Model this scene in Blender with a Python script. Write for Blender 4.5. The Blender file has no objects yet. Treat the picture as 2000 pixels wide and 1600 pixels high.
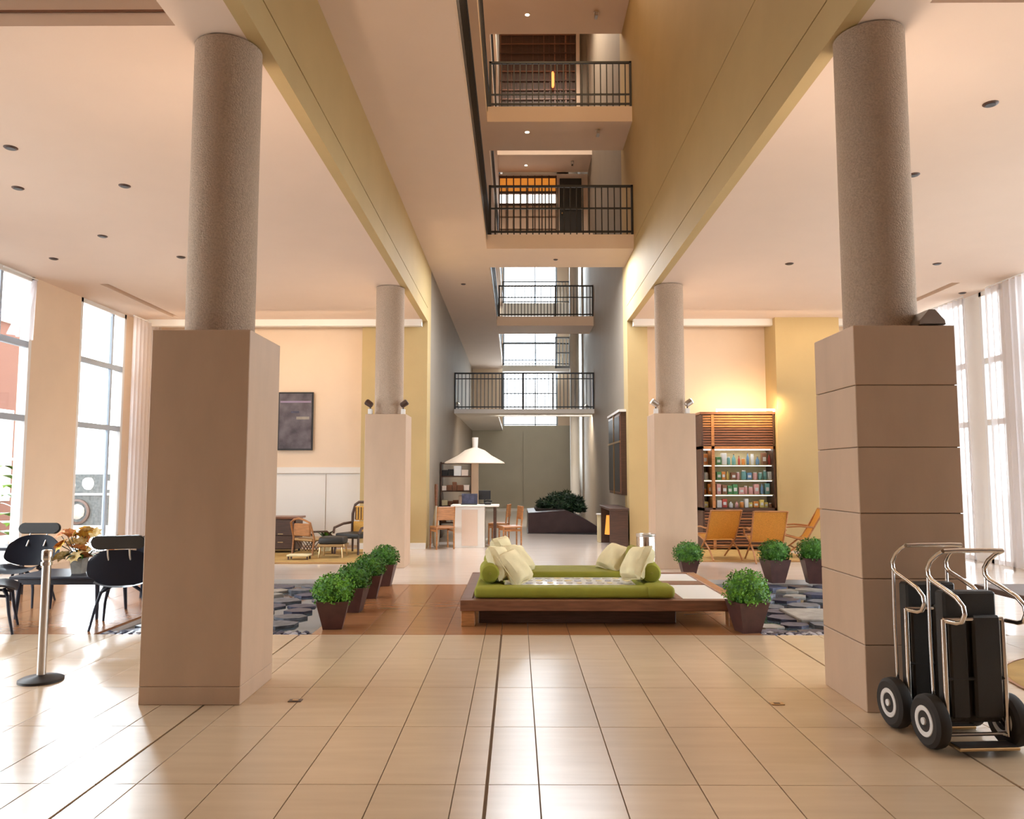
import bpy, bmesh, math, random
from mathutils import Vector, Matrix, Euler
random.seed(7)
PI = math.pi
scene = bpy.context.scene
COL = scene.collection

# ------------------------------------------------------------------ camera, world, exposure
cam_d = bpy.data.cameras.new('camera')
cam_d.sensor_width = 36.0
cam_d.lens = 1512.0 / 2000.0 * 36.0
cam_d.clip_end = 300
cam = bpy.data.objects.new('camera', cam_d)
COL.objects.link(cam)
cam.location = (0, 0, 1.55)
cam.rotation_euler = (PI / 2 + 0.0834, 0, 0.0062)
scene.camera = cam

world = bpy.data.worlds.new('sky')
scene.world = world
world.use_nodes = True
bg = world.node_tree.nodes['Background']
bg.inputs['Color'].default_value = (0.93, 0.97, 1.0, 1)
bg.inputs['Strength'].default_value = 15.0

scene.view_settings.view_transform = 'Standard'
scene.view_settings.look = 'None'
scene.view_settings.gamma = 1.0
scene.view_settings.use_curve_mapping = False
scene.view_settings.exposure = -0.68
scene.cycles.max_bounces = 10
scene.cycles.diffuse_bounces = 5
scene.cycles.glossy_bounces = 4
scene.cycles.transparent_max_bounces = 12
scene.cycles.transmission_bounces = 6
scene.cycles.sample_clamp_indirect = 6.0
scene.cycles.caustics_reflective = False
scene.cycles.caustics_refractive = False

# hazy low daylight entering through the left windows, towards the camera
sun_d = bpy.data.lights.new('sun', 'SUN'); sun_d.energy = 34.0; sun_d.angle = math.radians(15); sun_d.color = (.86, .94, 1.0)
sun = bpy.data.objects.new('sun', sun_d); COL.objects.link(sun)
sun.rotation_euler = Vector((.44 * math.cos(.40), -.90 * math.cos(.40), -math.sin(.40))).to_track_quat('-Z', 'Y').to_euler()
WARM = (1.0, 0.66, 0.38)
def area(name, loc, size, energy, color=WARM, rot=(0, 0, 0), sy=None, spread=PI):
    d = bpy.data.lights.new(name, 'AREA')
    d.energy = energy; d.color = color; d.size = size; d.spread = spread
    if sy: d.shape = 'RECTANGLE'; d.size_y = sy
    o = bpy.data.objects.new(name, d)
    o.location = loc; o.rotation_euler = rot
    COL.objects.link(o); return o
UP = (PI, 0, 0)
# soft uplighters standing on the column boxes (the grey wedge on the near right one is modelled below)
area('uplight', (-2.47, 5.97, 2.70), 0.16, 30, (1, .72, .52), UP)
area('uplight', (2.89, 5.82, 2.70), 0.16, 40, (1, .78, .62), UP)
area('uplight', (-2.47, 13.62, 2.70), 0.16, 18, (1, .72, .48), UP)
area('uplight', (2.89, 13.48, 2.70), 0.16, 22, (1, .74, .55), UP)
# added warm fill lights near the back of both side rooms
area('cove_fill', (-5.3, 14.9, 4.6), 4.5, 70, (1, .74, .50), (math.radians(35), 0, 0), .3)
area('cove_fill', (5.2, 14.9, 4.6), 4.5, 55, (1, .76, .54), (math.radians(35), 0, 0), .3)
# added warm fill high in the hall, without fixtures
area('hall_fill', (0.9, 5.0, 13.0), 2.6, 150, (1, .66, .34), (0, 0, 0), 5)
area('hall_fill', (0.9, 11.0, 13.0), 2.4, 330, (1, .70, .42), (0, 0, 0), 5)
area('hall_fill', (0.9, 20.0, 15.5), 2.4, 700, (1, .86, .70), (0, 0, 0), 4)
area('bridge_fill', (.9, 24.1, 3.36), 3.0, 260, (1, .88, .72), (math.radians(35), 0, 0), .3)  # added fill below the lowest far bridge, aimed at the far wall
area('bridge_fill', (.7, 15.9, 6.03), 2.4, 520, (.88, .93, 1), (0, 0, 0), .3)  # added cool fill under the near bridge, brightening the floor like daylight
area('lobby_fill', (0.2, -2.6, 4.5), 4.0, 6, (1, .66, .40), (math.radians(25), 0, 0), 2)  # added weak warm fill behind the camera, no fixture there

# ------------------------------------------------------------------ helpers
def tag(o, label=None, cat=None, group=None, kind=None):
    if label: o['label'] = label
    if cat: o['category'] = cat
    if group: o['group'] = group
    if kind: o['kind'] = kind
    return o

def empty(name, loc, label=None, cat=None, group=None, rz=0.0):
    o = bpy.data.objects.new(name, None)
    o.location = loc; o.rotation_euler = (0, 0, rz); o.empty_display_size = .1
    COL.objects.link(o)
    return tag(o, label, cat, group)

class MB:
    """collects shapes in one bmesh"""
    def __init__(s): s.b = bmesh.new()
    def _m(s, vs, M):
        if M is not None:
            for v in vs: v.co = M @ v.co
    def box(s, x0, y0, z0, x1, y1, z1, bev=0.0, M=None, seg=1):
        r = bmesh.ops.create_cube(s.b, size=1)
        vs = r['verts']
        for v in vs:
            v.co = Vector(((x0 + x1) / 2 + v.co.x * (x1 - x0), (y0 + y1) / 2 + v.co.y * (y1 - y0), (z0 + z1) / 2 + v.co.z * (z1 - z0)))
        if bev > 0:
            es = list({e for v in vs for e in v.link_edges})
            rr = bmesh.ops.bevel(s.b, geom=es, offset=bev, segments=seg, affect='EDGES', profile=.5)
            vs = list({v for f in rr['faces'] for v in f.verts} | {v for v in vs if v.is_valid})
        s._m(vs, M); return s
    def lathe(s, prof, n=24, M=None, cap=True):
        rings = []
        for r, z in prof:
            rings.append([s.b.verts.new((r * math.cos(2 * PI * i / n), r * math.sin(2 * PI * i / n), z)) for i in range(n)])
        for a, b in zip(rings, rings[1:]):
            for i in range(n):
                s.b.faces.new((a[i], a[(i + 1) % n], b[(i + 1) % n], b[i]))
        if cap:
            s.b.faces.new(rings[0][::-1]); s.b.faces.new(rings[-1])
        s._m([v for r in rings for v in r], M); return s
    def tube(s, pts, r, n=8, r1=None, M=None, flat=1.0):
        pts = [Vector(p) for p in pts]
        rings = []; up = Vector((0, 0, 1)); prev = None
        for i, p in enumerate(pts):
            t = (pts[min(i + 1, len(pts) - 1)] - pts[max(i - 1, 0)]).normalized()
            if prev is None:
                a = up if abs(t.dot(up)) < .9 else Vector((0, 1, 0))
                x = t.cross(a).normalized()
            else:
                x = (prev - t * prev.dot(t)).normalized()
            prev = x; y = t.cross(x)
            k = i / max(1, len(pts) - 1); rr = r if r1 is None else r + (r1 - r) * k
            rings.append([s.b.verts.new(p + x * (rr * math.cos(2 * PI * j / n)) + y * (rr * flat * math.sin(2 * PI * j / n))) for j in range(n)])
        for a, b in zip(rings, rings[1:]):
            for j in range(n):
                s.b.faces.new((a[j], b[j], b[(j + 1) % n], a[(j + 1) % n]))
        s.b.faces.new(rings[0]); s.b.faces.new(rings[-1][::-1])
        s._m([v for q in rings for v in q], M); return s
    def prism(s, poly, z0, z1, M=None):
        a = [s.b.verts.new((x, y, z0)) for x, y in poly]
        b = [s.b.verts.new((x, y, z1)) for x, y in poly]
        n = len(poly)
        s.b.faces.new(a[::-1]); s.b.faces.new(b)
        for i in range(n): s.b.faces.new((a[i], a[(i + 1) % n], b[(i + 1) % n], b[i]))
        s._m(a + b, M); return s
    def ball(s, c, r, sub=2, sq=(1, 1, 1), rough=0.0, M=None):
        q = bmesh.ops.create_icosphere(s.b, subdivisions=sub, radius=1)
        for v in q['verts']:
            k = 1 + random.uniform(-rough, rough)
            v.co = Vector((c[0] + v.co.x * r * sq[0] * k, c[1] + v.co.y * r * sq[1] * k, c[2] + v.co.z * r * sq[2] * k))
        s._m(q['verts'], M); return s
    def pillow(s, w, h, t, M=None, n=12):
        g = {}
        for side in (1, -1):
            for i in range(n + 1):
                for j in range(n + 1):
                    u = 2 * i / n - 1; v = 2 * j / n - 1
                    e = (1 - u ** 4) * (1 - v ** 4)
                    z = side * t * .5 * max(e, 0) ** .5
                    if (i in (0, n) or j in (0, n)) and side == -1:
                        g[(side, i, j)] = g[(1, i, j)]; continue
                    k = 1 - .07 * (1 - abs(u)) * (abs(v) > .99) ; k2 = 1 - .07 * (1 - abs(v)) * (abs(u) > .99)
                    g[(side, i, j)] = s.b.verts.new((u * w / 2 * k2 * (1 - .05 * (1 - v * v)), v * h / 2 * k * (1 - .05 * (1 - u * u)), z + .008 * math.sin(5 * u + 3 * v)))
            for i in range(n):
                for j in range(n):
                    q = [g[(side, i, j)], g[(side, i + 1, j)], g[(side, i + 1, j + 1)], g[(side, i, j + 1)]]
                    s.b.faces.new(q if side == 1 else q[::-1])
        s._m(list(set(g.values())), M); return s
    def sheet(s, f, nu, nv, M=None, closed=False):
        g = [[s.b.verts.new(f(i / nu, j / nv)) for j in range(nv + 1)] for i in range(nu + 1)]
        for i in range(nu):
            for j in range(nv):
                s.b.faces.new((g[i][j], g[i + 1][j], g[i + 1][j + 1], g[i][j + 1]))
        s._m([v for r in g for v in r], M); return s
    def solid(s, t):
        bmesh.ops.solidify(s.b, geom=s.b.faces[:], thickness=t); return s
    def build(s, name, mat, parent=None, smooth=False, loc=None, kind=None, rot=None):
        bmesh.ops.recalc_face_normals(s.b, faces=s.b.faces[:])
        me = bpy.data.meshes.new(name)
        s.b.to_mesh(me); s.b.free()
        if smooth:
            for p in me.polygons: p.use_smooth = True
            try: me.set_sharp_from_angle(angle=math.radians(40))
            except Exception: pass
        me.materials.append(mat)
        o = bpy.data.objects.new(name, me)
        if loc: o.location = loc
        if rot: o.rotation_euler = rot
        COL.objects.link(o)
        if parent: o.parent = parent
        if kind: o['kind'] = kind
        return o

def copy_tree(o, parent=None):
    c = o.copy(); COL.objects.link(c)
    if parent: c.parent = parent
    for ch in list(o.children): copy_tree(ch, c)
    return c

def struct(name, mb, mat, parent=None, smooth=False):
    return mb.build(name, mat, parent, smooth, kind=None if parent else 'structure')
def sbox(name, x0, y0, z0, x1, y1, z1, mat, parent=None):
    return struct(name, MB().box(x0, y0, z0, x1, y1, z1), mat, parent)

# ------------------------------------------------------------------ materials
def mat(name, col, rough=.6, metal=0.0, noise=0.0, scale=8.0, bump=0.0, bscale=60.0, col2=None, stretch=(1, 1, 1), spec=.5, emit=None, es=0.0, trans=0.0, coat=0.0):
    m = bpy.data.materials.new(name); m.use_nodes = True
    nt = m.node_tree; p = nt.nodes['Principled BSDF']
    p.inputs['Base Color'].default_value = (*col, 1)
    p.inputs['Roughness'].default_value = rough
    p.inputs['Metallic'].default_value = metal
    p.inputs['Specular IOR Level'].default_value = spec
    if coat: p.inputs['Coat Weight'].default_value = coat
    if trans: p.inputs['Transmission Weight'].default_value = trans
    if emit: p.inputs['Emission Color'].default_value = (*emit, 1); p.inputs['Emission Strength'].default_value = es
    tc = nt.nodes.new('ShaderNodeTexCoord'); mp = nt.nodes.new('ShaderNodeMapping')
    mp.inputs['Scale'].default_value = stretch
    nt.links.new(tc.outputs['Object'], mp.inputs['Vector'])
    if noise or col2:
        n = nt.nodes.new('ShaderNodeTexNoise'); n.inputs['Scale'].default_value = scale; n.inputs['Detail'].default_value = 5
        nt.links.new(mp.outputs[0], n.inputs['Vector'])
        r = nt.nodes.new('ShaderNodeValToRGB')
        c2 = col2 if col2 else tuple(max(0, c * (1 - noise)) for c in col)
        r.color_ramp.elements[0].position = .35; r.color_ramp.elements[1].position = .65
        r.color_ramp.elements[0].color = (*c2, 1); r.color_ramp.elements[1].color = (*col, 1)
        nt.links.new(n.outputs['Fac'], r.inputs['Fac']); nt.links.new(r.outputs[0], p.inputs['Base Color'])
    if bump:
        n2 = nt.nodes.new('ShaderNodeTexNoise'); n2.inputs['Scale'].default_value = bscale; n2.inputs['Detail'].default_value = 3
        nt.links.new(mp.outputs[0], n2.inputs['Vector'])
        b = nt.nodes.new('ShaderNodeBump'); b.inputs['Strength'].default_value = bump; b.inputs['Distance'].default_value = .02
        nt.links.new(n2.outputs['Fac'], b.inputs['Height']); nt.links.new(b.outputs[0], p.inputs['Normal'])
    return m

def glass_mat(name, tint=(1, 1, 1)):
    m = bpy.data.materials.new(name); m.use_nodes = True; nt = m.node_tree
    nt.nodes.remove(nt.nodes['Principled BSDF'])
    t = nt.nodes.new('ShaderNodeBsdfTransparent'); t.inputs[0].default_value = (*tint, 1)
    g = nt.nodes.new('ShaderNodeBsdfGlossy'); g.inputs['Roughness'].default_value = .03
    f = nt.nodes.new('ShaderNodeFresnel'); f.inputs[0].default_value = 1.12
    mx = nt.nodes.new('ShaderNodeMixShader')
    nt.links.new(f.outputs[0], mx.inputs[0]); nt.links.new(t.outputs[0], mx.inputs[1]); nt.links.new(g.outputs[0], mx.inputs[2])
    nt.links.new(mx.outputs[0], nt.nodes['Material Output'].inputs[0]); return m

def sheer_mat():
    m = bpy.data.materials.new('sheer'); m.use_nodes = True; nt = m.node_tree
    nt.nodes.remove(nt.nodes['Principled BSDF'])
    t = nt.nodes.new('ShaderNodeBsdfTransparent'); d = nt.nodes.new('ShaderNodeBsdfDiffuse'); l = nt.nodes.new('ShaderNodeBsdfTranslucent')
    d.inputs[0].default_value = (.86, .84, .86, 1); l.inputs[0].default_value = (.86, .83, .86, 1)
    a = nt.nodes.new('ShaderNodeMixShader'); b = nt.nodes.new('ShaderNodeMixShader')
    a.inputs[0].default_value = .5; b.inputs[0].default_value = .62
    nt.links.new(d.outputs[0], a.inputs[1]); nt.links.new(l.outputs[0], a.inputs[2])
    nt.links.new(t.outputs[0], b.inputs[1]); nt.links.new(a.outputs[0], b.inputs[2])
    nt.links.new(b.outputs[0], nt.nodes['Material Output'].inputs[0]); return m

M = {}
M['ceil'] = mat('ceiling_paint', (.79, .64, .53), .8, noise=.02, scale=2, bump=.02)
M['cream'] = mat('cream_paint', (.82, .66, .50), .75, noise=.03, scale=2, bump=.03)
M['white'] = mat('white_paint', (.86, .84, .80), .6)
M['olive'] = mat('olive_paint', (.52, .385, .18), .7, noise=.06, scale=1.5, bump=.04)
M['grey'] = mat('grey_paint', (.30, .25, .195), .7, noise=.05, scale=1.5, bump=.03)
M['greywall'] = mat('grey_green_wall', (.50, .47, .38), .7, noise=.05, scale=1.5)
M['stone'] = mat('pillar_stone', (.60, .43, .30), .5, noise=.08, scale=5, stretch=(1, 1, .3), bump=.03)
M['plaster'] = mat('rough_plaster', (.58, .45, .34), .9, noise=.22, scale=70, bump=.7, bscale=90)
M['grout'] = mat('grout', (.20, .14, .08), .8)
def tile_mat():
    m = mat('marble_tile', (.60, .45, .30), .17, noise=.07, scale=2.5, stretch=(.6, 5, 1), spec=1.0)
    nt = m.node_tree; p = nt.nodes['Principled BSDF']
    # each tile picks its own slight tone
    oi = nt.nodes.new('ShaderNodeObjectInfo'); hs = nt.nodes.new('ShaderNodeHueSaturation')
    mr = nt.nodes.new('ShaderNodeMapRange'); mr.inputs[3].default_value = .93; mr.inputs[4].default_value = 1.06
    nt.links.new(oi.outputs['Random'], mr.inputs[0]); nt.links.new(mr.outputs[0], hs.inputs['Value'])
    src = p.inputs['Base Color'].links[0].from_socket
    nt.links.new(src, hs.inputs['Color']); nt.links.new(hs.outputs[0], p.inputs['Base Color'])
    return m
M['tile'] = tile_mat()
M['tile'].node_tree.nodes['Principled BSDF'].inputs['Roughness'].default_value = .25
M['floor'] = mat('marble_floor', (.74, .65, .58), .14, noise=.08, scale=2, stretch=(.5, 5, 1))
M['deck'] = mat('polished_brown_deck', (.37, .165, .07), .2, noise=.1, scale=3, stretch=(.6, 4, 1))
M['wood'] = mat('red_brown_wood', (.23, .095, .05), .32, noise=.35, scale=4, stretch=(1, 9, 9))
M['woodl'] = mat('orange_wood', (.46, .20, .07), .35, noise=.3, scale=4, stretch=(2, 2, 12))
M['woodd'] = mat('dark_wood', (.09, .045, .03), .4, noise=.35, scale=5, stretch=(1, 1, 12))
M['black'] = mat('black_metal', (.018, .018, .02), .4)
M['blackm'] = mat('black_upholstery', (.02, .018, .016), .5, bump=.15, bscale=220)
M['rubber'] = mat('black_rubber', (.025, .022, .02), .75)
M['chrome'] = mat('chrome', (.80, .78, .76), .16, 1)
M['steel'] = mat('brushed_steel', (.62, .60, .58), .3, 1)
M['hub'] = mat('white_hub', (.8, .8, .78), .35)
M['green'] = mat('lime_upholstery', (.27, .27, .02), .8, noise=.12, scale=6, bump=.2, bscale=300)
M['greend'] = mat('moss_green_cushion', (.26, .24, .03), .85, bump=.2, bscale=300)
M['creamp'] = mat('cream_cushion', (.80, .71, .44), .85, noise=.14, scale=5, bump=.3, bscale=160)
M['whitep'] = mat('white_panel', (.82, .84, .84), .3)
M['leaf'] = mat('leaf_green', (.085, .26, .012), .6, col2=(.02, .09, .006), scale=14)
M['leafb'] = mat('leaf_bright', (.17, .42, .02), .6, col2=(.04, .17, .01), scale=14)
M['leafd'] = mat('leaf_dark', (.02, .06, .018), .6, col2=(.008, .02, .01), scale=5)
M['pot'] = mat('brown_pot', (.085, .034, .028), .45, noise=.25, scale=9)
M['soil'] = mat('soil', (.03, .02, .015), .9)
M['chair'] = mat('navy_black_shell', (.016, .018, .032), .45, spec=.35)
M['glass'] = glass_mat('window_glass', (.97, .99, 1))
M['sheer'] = sheer_mat()
M['frame'] = mat('window_frame', (.42, .50, .60), .45)
M['framew'] = mat('white_frame', (.85, .86, .86), .45)
M['water'] = mat('pond_water', (.05, .07, .09), .04, spec=.6)
M['rock'] = mat('pale_stone', (.36, .33, .29), .6, noise=.3, scale=9, bump=.3, bscale=20)
M['rockb'] = mat('blue_grey_stone', (.085, .09, .15), .45, noise=.5, scale=12, bump=.3, bscale=30)
M['rockw'] = mat('white_pebble', (.45, .44, .48), .4, noise=.2, scale=15)
M['pondstone'] = mat('pond_stone', (.16, .17, .20), .5, noise=.5, scale=12, bump=.3, bscale=20)
M['rockd'] = mat('dark_pebble', (.05, .05, .09), .35, noise=.3, scale=15)
M['rug'] = mat('ochre_rug', (.46, .29, .09), .95, noise=.15, scale=5, bump=.3, bscale=300)
M['wicker'] = mat('ochre_wicker', (.72, .38, .07), .7, noise=.2, scale=60, bump=.4, bscale=120)
M['lampon'] = mat('lamp_glow', (1, .85, .6), .5, emit=(1, .82, .55), es=25)
M['strip'] = mat('strip_glow', (1, .9, .7), .5, emit=(1, .80, .50), es=14)
M['cabglow'] = mat('cabinet_light', (1, 1, 1), .5, emit=(1, .93, .85), es=5)
M['brass'] = mat('brass', (.60, .42, .22), .35, 1)
M['shade'] = mat('lamp_shade', (.80, .68, .55), .7)
M['orange'] = mat('orange_glow', (.9, .35, .05), .6, emit=(1, .35, .05), es=.7)
M['pinkwall'] = mat('pink_render', (.13, .055, .04), .8)
M['lime'] = mat('lime_leaf', (.08, .16, .006), .6)
M['mosaic'] = mat('mosaic_stone', (.085, .095, .095), .6, col2=(.02, .03, .033), scale=14)
M['ground'] = mat('outdoor_paving', (.40, .38, .36), .8)

# ------------------------------------------------------------------ SETTING
XL, XR = -1.9, 2.35          # faces of the central hall
WL, WR = -8.0, 8.3           # glazed side walls
YB = 16.6                    # back wall of the side rooms
YE = 33.0                    # far end
floor = struct('floor', MB()
    .box(-5.9, -4, -.3, 5.3, 7.65, -.012)                      # bed under the tiles
    .box(WL - .2, -4, -.3, -5.9, 7.65, 0).box(5.3, -4, -.3, WR + .2, 7.65, 0)
    .box(WL - .2, 11.6, -.3, WR + .2, YE + .3, 0)
    .box(-2.0, 7.65, -.3, 2.38, 11.6, -.02)
    .box(WL - .2, 7.65, -.3, -4.1, 11.6, -.02).box(4.75, 7.65, -.3, WR + .2, 11.6, 0)
    .box(-4.1, 7.65, -.3, -2.0, 11.6, -.16).box(2.38, 7.65, -.3, 4.75, 11.6, -.16), M['floor'])
bed = MB().box(-5.89, -3.9, -.02, 5.29, 7.64, -.0115).build('grout_bed', M['grout'], floor)
cols = [-5.9, -5.5, -5.1, -4.7, -4.3, -3.9, -3.5, -3.1, -2.7, -2.4, -2.11, -1.91, -1.5, -1.1, -.7, -.31, -.15, .11, .51, .91, 1.31, 1.71, 2.11, 2.5, 2.9, 3.3, 3.7, 4.1, 4.5, 4.9, 5.3]
rows = [.50, 1.38, 2.26, 3.14, 4.02, 4.91, 5.79, 6.67, 7.65]
for i in range(len(cols) - 1):
    gl = .008 if cols[i] in (-2.11, -.15, 2.5) else .0025
    gr = .008 if cols[i + 1] in (-2.11, -.15, 2.5) else .0025
    for j in range(len(rows) - 1):
        if j < 2 and not (-3 < cols[i] < 3): continue
        MB().box(cols[i] + gl, rows[j] + .002, -.0115, cols[i + 1] - gr, rows[j + 1] - .002, 0, .0015).build('floor_tile', M['tile'], floor)
MB().box(-5.9, -3.9, -.0115, 5.3, .49, 0).build('floor_tile', M['tile'], floor)
# brown polished deck crossing the ponds, laid in boards
dc = [-2.0, -1.5, -1.1, -.7, -.31, -.15, .11, .51, .91, 1.31, 1.71, 2.11, 2.38]
for i in range(len(dc) - 1):
    for y0, y1 in ((7.655, 8.6), (8.6, 9.85), (9.85, 11.09)):
        MB().box(dc[i] + .002, y0, -.02, dc[i + 1] - .002, y1 - .003, .001, .0015).build('deck_board', M['deck'], floor)
for k in range(8):
    MB().box(WL + .05 + k * .48, 7.655, -.02, WL + .05 + (k + 1) * .48 - .004, 11.09, .001, .0015).build('deck_board', M['deck'], floor)
MB().box(-2.0, 11.09, -.02, 2.38, 11.6, 0).box(WL, 11.09, -.02, -4.1, 11.6, 0).build('floor_strip', M['floor'], floor)
# small brass floor sockets
for i, (x, y) in enumerate(((-1.52, 5.45), (1.76, 5.4))):
    t = empty('floor_socket', (x, y, 0), ('worn dark floor socket plate in the tiles beside the pillar with the stanchion', 'small pale floor socket plate in the tiles beside the pillar with the hand trucks')[i], 'floor socket')
    MB().box(-.045, -.03, 0, .045, .03, .005, .001).build('plate', M['woodd' if i == 0 else 'brass'], t)
    MB().box(-.02, -.012, .005, .02, .012, .007).build('lid', M['brass' if i == 0 else 'grout'], t)

# ponds
def pond(x0, x1, label, seed):
    random.seed(seed)
    t = empty('pond', (0, 0, -.16), label, 'pond')
    y0, y1 = 7.66, 11.59
    wt = MB().box(x0 + .01, y0 + .2, 0, x1 - .01, y1 - .02, .10).build('water', M['water'], t)
    MB().box(x0, y0, 0, x1, y0 + .2, .135).build('front_kerb', M['rockd'], t)
    # pebbles on the front border
    k = 0; x = x0 + .05
    while x < x1 - .06:
        for r in range(3):
            rad = random.uniform(.026, .036)
            MB().ball((0, 0, 0), rad, 1, (1.25, 1, .7), .12).build('pebble', M[random.choice(['rockw', 'rockd', 'rockb', 'rockd', 'rockw'])], t,
                True, loc=(x + random.uniform(-.01, .01), y0 + .035 + r * .065, .142))
        x += .078
    # irregular flat stones rising through the water
    y = y0 + .32
    while y < y1 - .25:
        x = x0 + .25
        while x < x1 - .25:
            a = random.uniform(.15, .26); n = random.randint(6, 8); o = random.random() * 6
            poly = [(a * random.uniform(.8, 1.15) * math.cos(o + 2 * PI * q / n), a * .8 * random.uniform(.8, 1.15) * math.sin(o + 2 * PI * q / n)) for q in range(n)]
            MB().prism(poly, 0, .1 + random.uniform(.012, .04)).build('stepping_stone', M[random.choice(['pondstone', 'rockb', 'rockb', 'pondstone', 'rockd', 'rock'])], t,
                loc=(x + random.uniform(-.05, .05), y + random.uniform(-.04, .04), 0))
            x += a * 2.1
        y += .40
    return t
pond(-4.1, -2.0, 'shallow indoor pond of grey stones beside the row of four potted shrubs', 3)
pr = pond(2.38, 4.75, 'shallow indoor pond of blue grey stones behind the right-hand pillar', 5)
MB().box(3.05, 8.5, 0, 3.5, 9.2, .155, .01).build('stone_slab', M['rock'], pr)
random.seed(11)

# side room ceilings (slabs) and hall walls
def ceiling(name, x0, x1, slots):
    """slab with recessed slots cut as real gaps: slots are (xa, xb, ya, yb)"""
    b = MB()
    xs = sorted({x0, x1, *[s[0] for s in slots], *[s[1] for s in slots]})
    ys = sorted({-4, YB, *[s[2] for s in slots], *[s[3] for s in slots]})
    for i in range(len(xs) - 1):
        for j in range(len(ys) - 1):
            cx, cy = (xs[i] + xs[i + 1]) / 2, (ys[j] + ys[j + 1]) / 2
            hole = any(s[0] < cx < s[1] and s[2] < cy < s[3] for s in slots)
            b.box(xs[i], ys[j], 5.0 if hole else 4.8, xs[i + 1], ys[j + 1], 5.2)
    bmesh.ops.remove_doubles(b.b, verts=b.b.verts[:], dist=1e-4)
    return struct(name, b, M['ceil'])
cl = ceiling('ceiling_left', WL - .2, XL - .12, [(-6.3, -2.48, 4.0, 5.36), (-7.15, -7.0, 13.0, 15.84)])
cr = ceiling('ceiling_right', XR + .12, WR + .2, [(2.86, 6.4, 4.0, 5.12), (7.4, 7.55, 13.0, 14.6)])
MB().box(-6.28, 5.345, 4.90, -2.49, 5.358, 4.915).build('coffer_trim', M['wood'], cl)
# cove band in front of the back walls
sbox('trim_1', WL, 16.05, 4.66, XL - .1, 16.2, 4.80, M['white'])
sbox('trim_2', XR + .1, 16.05, 4.66, WR, 16.2, 4.80, M['white'])

sbox('beam', XL - .12, -4, 4.8, XL, 16.3, 5.085, M['olive']); sbox('beam', XL - .12, -4, 5.10, XL, 16.3, 6.06, M['olive'])
sbox('beam_core', XL - .3, -4, 4.801, XL - .11, 16.3, 6.06, M['ceil'])
sbox('beam', XR, -4, 4.8, XR + .12, 16.3, 5.12, M['olive']); sbox('beam_core', XR + .11, -4, 4.801, XR + .3, 16.3, 17, M['ceil'])
sbox('wall_right', XR, -4, 5.135, XR + .12, 16.3, 6.2, M['olive'])
sbox('wall_right', XR, -4, 6.215, XR + .12, 16.3, 17, M['olive'])
sbox('wall_right', XR, 16.3, 4.8, XR + .12, 16.9, 17, M['olive'])
sbox('beam', XL - .12, 16.3, 4.8, XL, 16.9, 6.06, M['olive'])
sbox('wall_right_far', XR, 16.9, 0, XR + .12, YE, 17, M['grey'])
sbox('wall_left_far', XL - .12, 16.9, 0, XL, YE, 6.06, M['grey'])
sbox('wall_left_upper', XL - .12, -4, 6.06, XL, YE, 17, M['cream'])
# piers at the ends of the back walls
sbox('pillar', -3.29, 16.3, 0, XL, 16.9, 4.8, M['olive'])
sbox('baseboard_left', -3.29, 16.27, 0, XL, 16.3, .12, M['white'])
sbox('pillar', XR, 16.3, 0, 2.78, 16.9, 4.8, M['olive'])
sbox('pillar', 5.36, 15.9, 0, 6.68, 16.9, 4.8, M['olive'])
sbox('wall_back_left', WL, YB, 0, -3.2, YB + .2, 4.8, M['cream'])
sbox('wall_back_right', 2.7, YB, 0, WR, YB + .2, 4.8, M['cream'])
# white wainscot with ledge on the left back wall
w = sbox('trim_3', WL, YB - .06, 1.57, -3.29, YB, 1.70, M['white'])
for x0, x1 in ((-8, -6.6), (-6.58, -5.2), (-5.18, -4.08), (-4.065, -3.3)):
    MB().box(x0, YB - .03, .05, x1, YB, 1.56).build('wainscot_panel', M['white'], w)
# back wall behind the camera, roof
sbox('wall_front', WL - .2, -4.2, 0, WR + .2, -4, 17, M['wood'])
sbox('ceiling_hall', XL - .3, -4.2, 17, XR + .4, YE + .3, 17.2, M['cream'])

# walkway slabs on the left of the void and bridges
for k, (z0, z1) in enumerate(((6.06, 6.35), (8.70, 9.02), (11.40, 11.72), (14.1, 14.4))):
    sbox('walkway_slab', XL, -4, z0, -.6, YE, z1, M['ceil'])
sbox('walkway_slab', XL, 24.8, 3.41, -.6, YE, 3.52, M['white'])
for z0, z1 in ((6.06, 6.35), (8.70, 9.02), (11.40, 11.72)):
    sbox('bridge_slab', -.6, 15.21, z0, XR, 16.62, z1, M['ceil'])
for z0, z1 in ((6.08, 6.37), (8.75, 9.02), (11.48, 11.75)):
    sbox('bridge_slab', -.6, 23.4, z0, XR, 24.8, z1, M['ceil'])
sbox('bridge_slab', XL, 23.4, 3.39, XR, 24.8, 3.52, M['white'])
for z0, z1 in ((5.85, 6.10), (8.2, 8.75)):
    sbox('bridge_slab', -.6, 32.2, z0, XR, 32.7, z1, M['white'])

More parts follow.
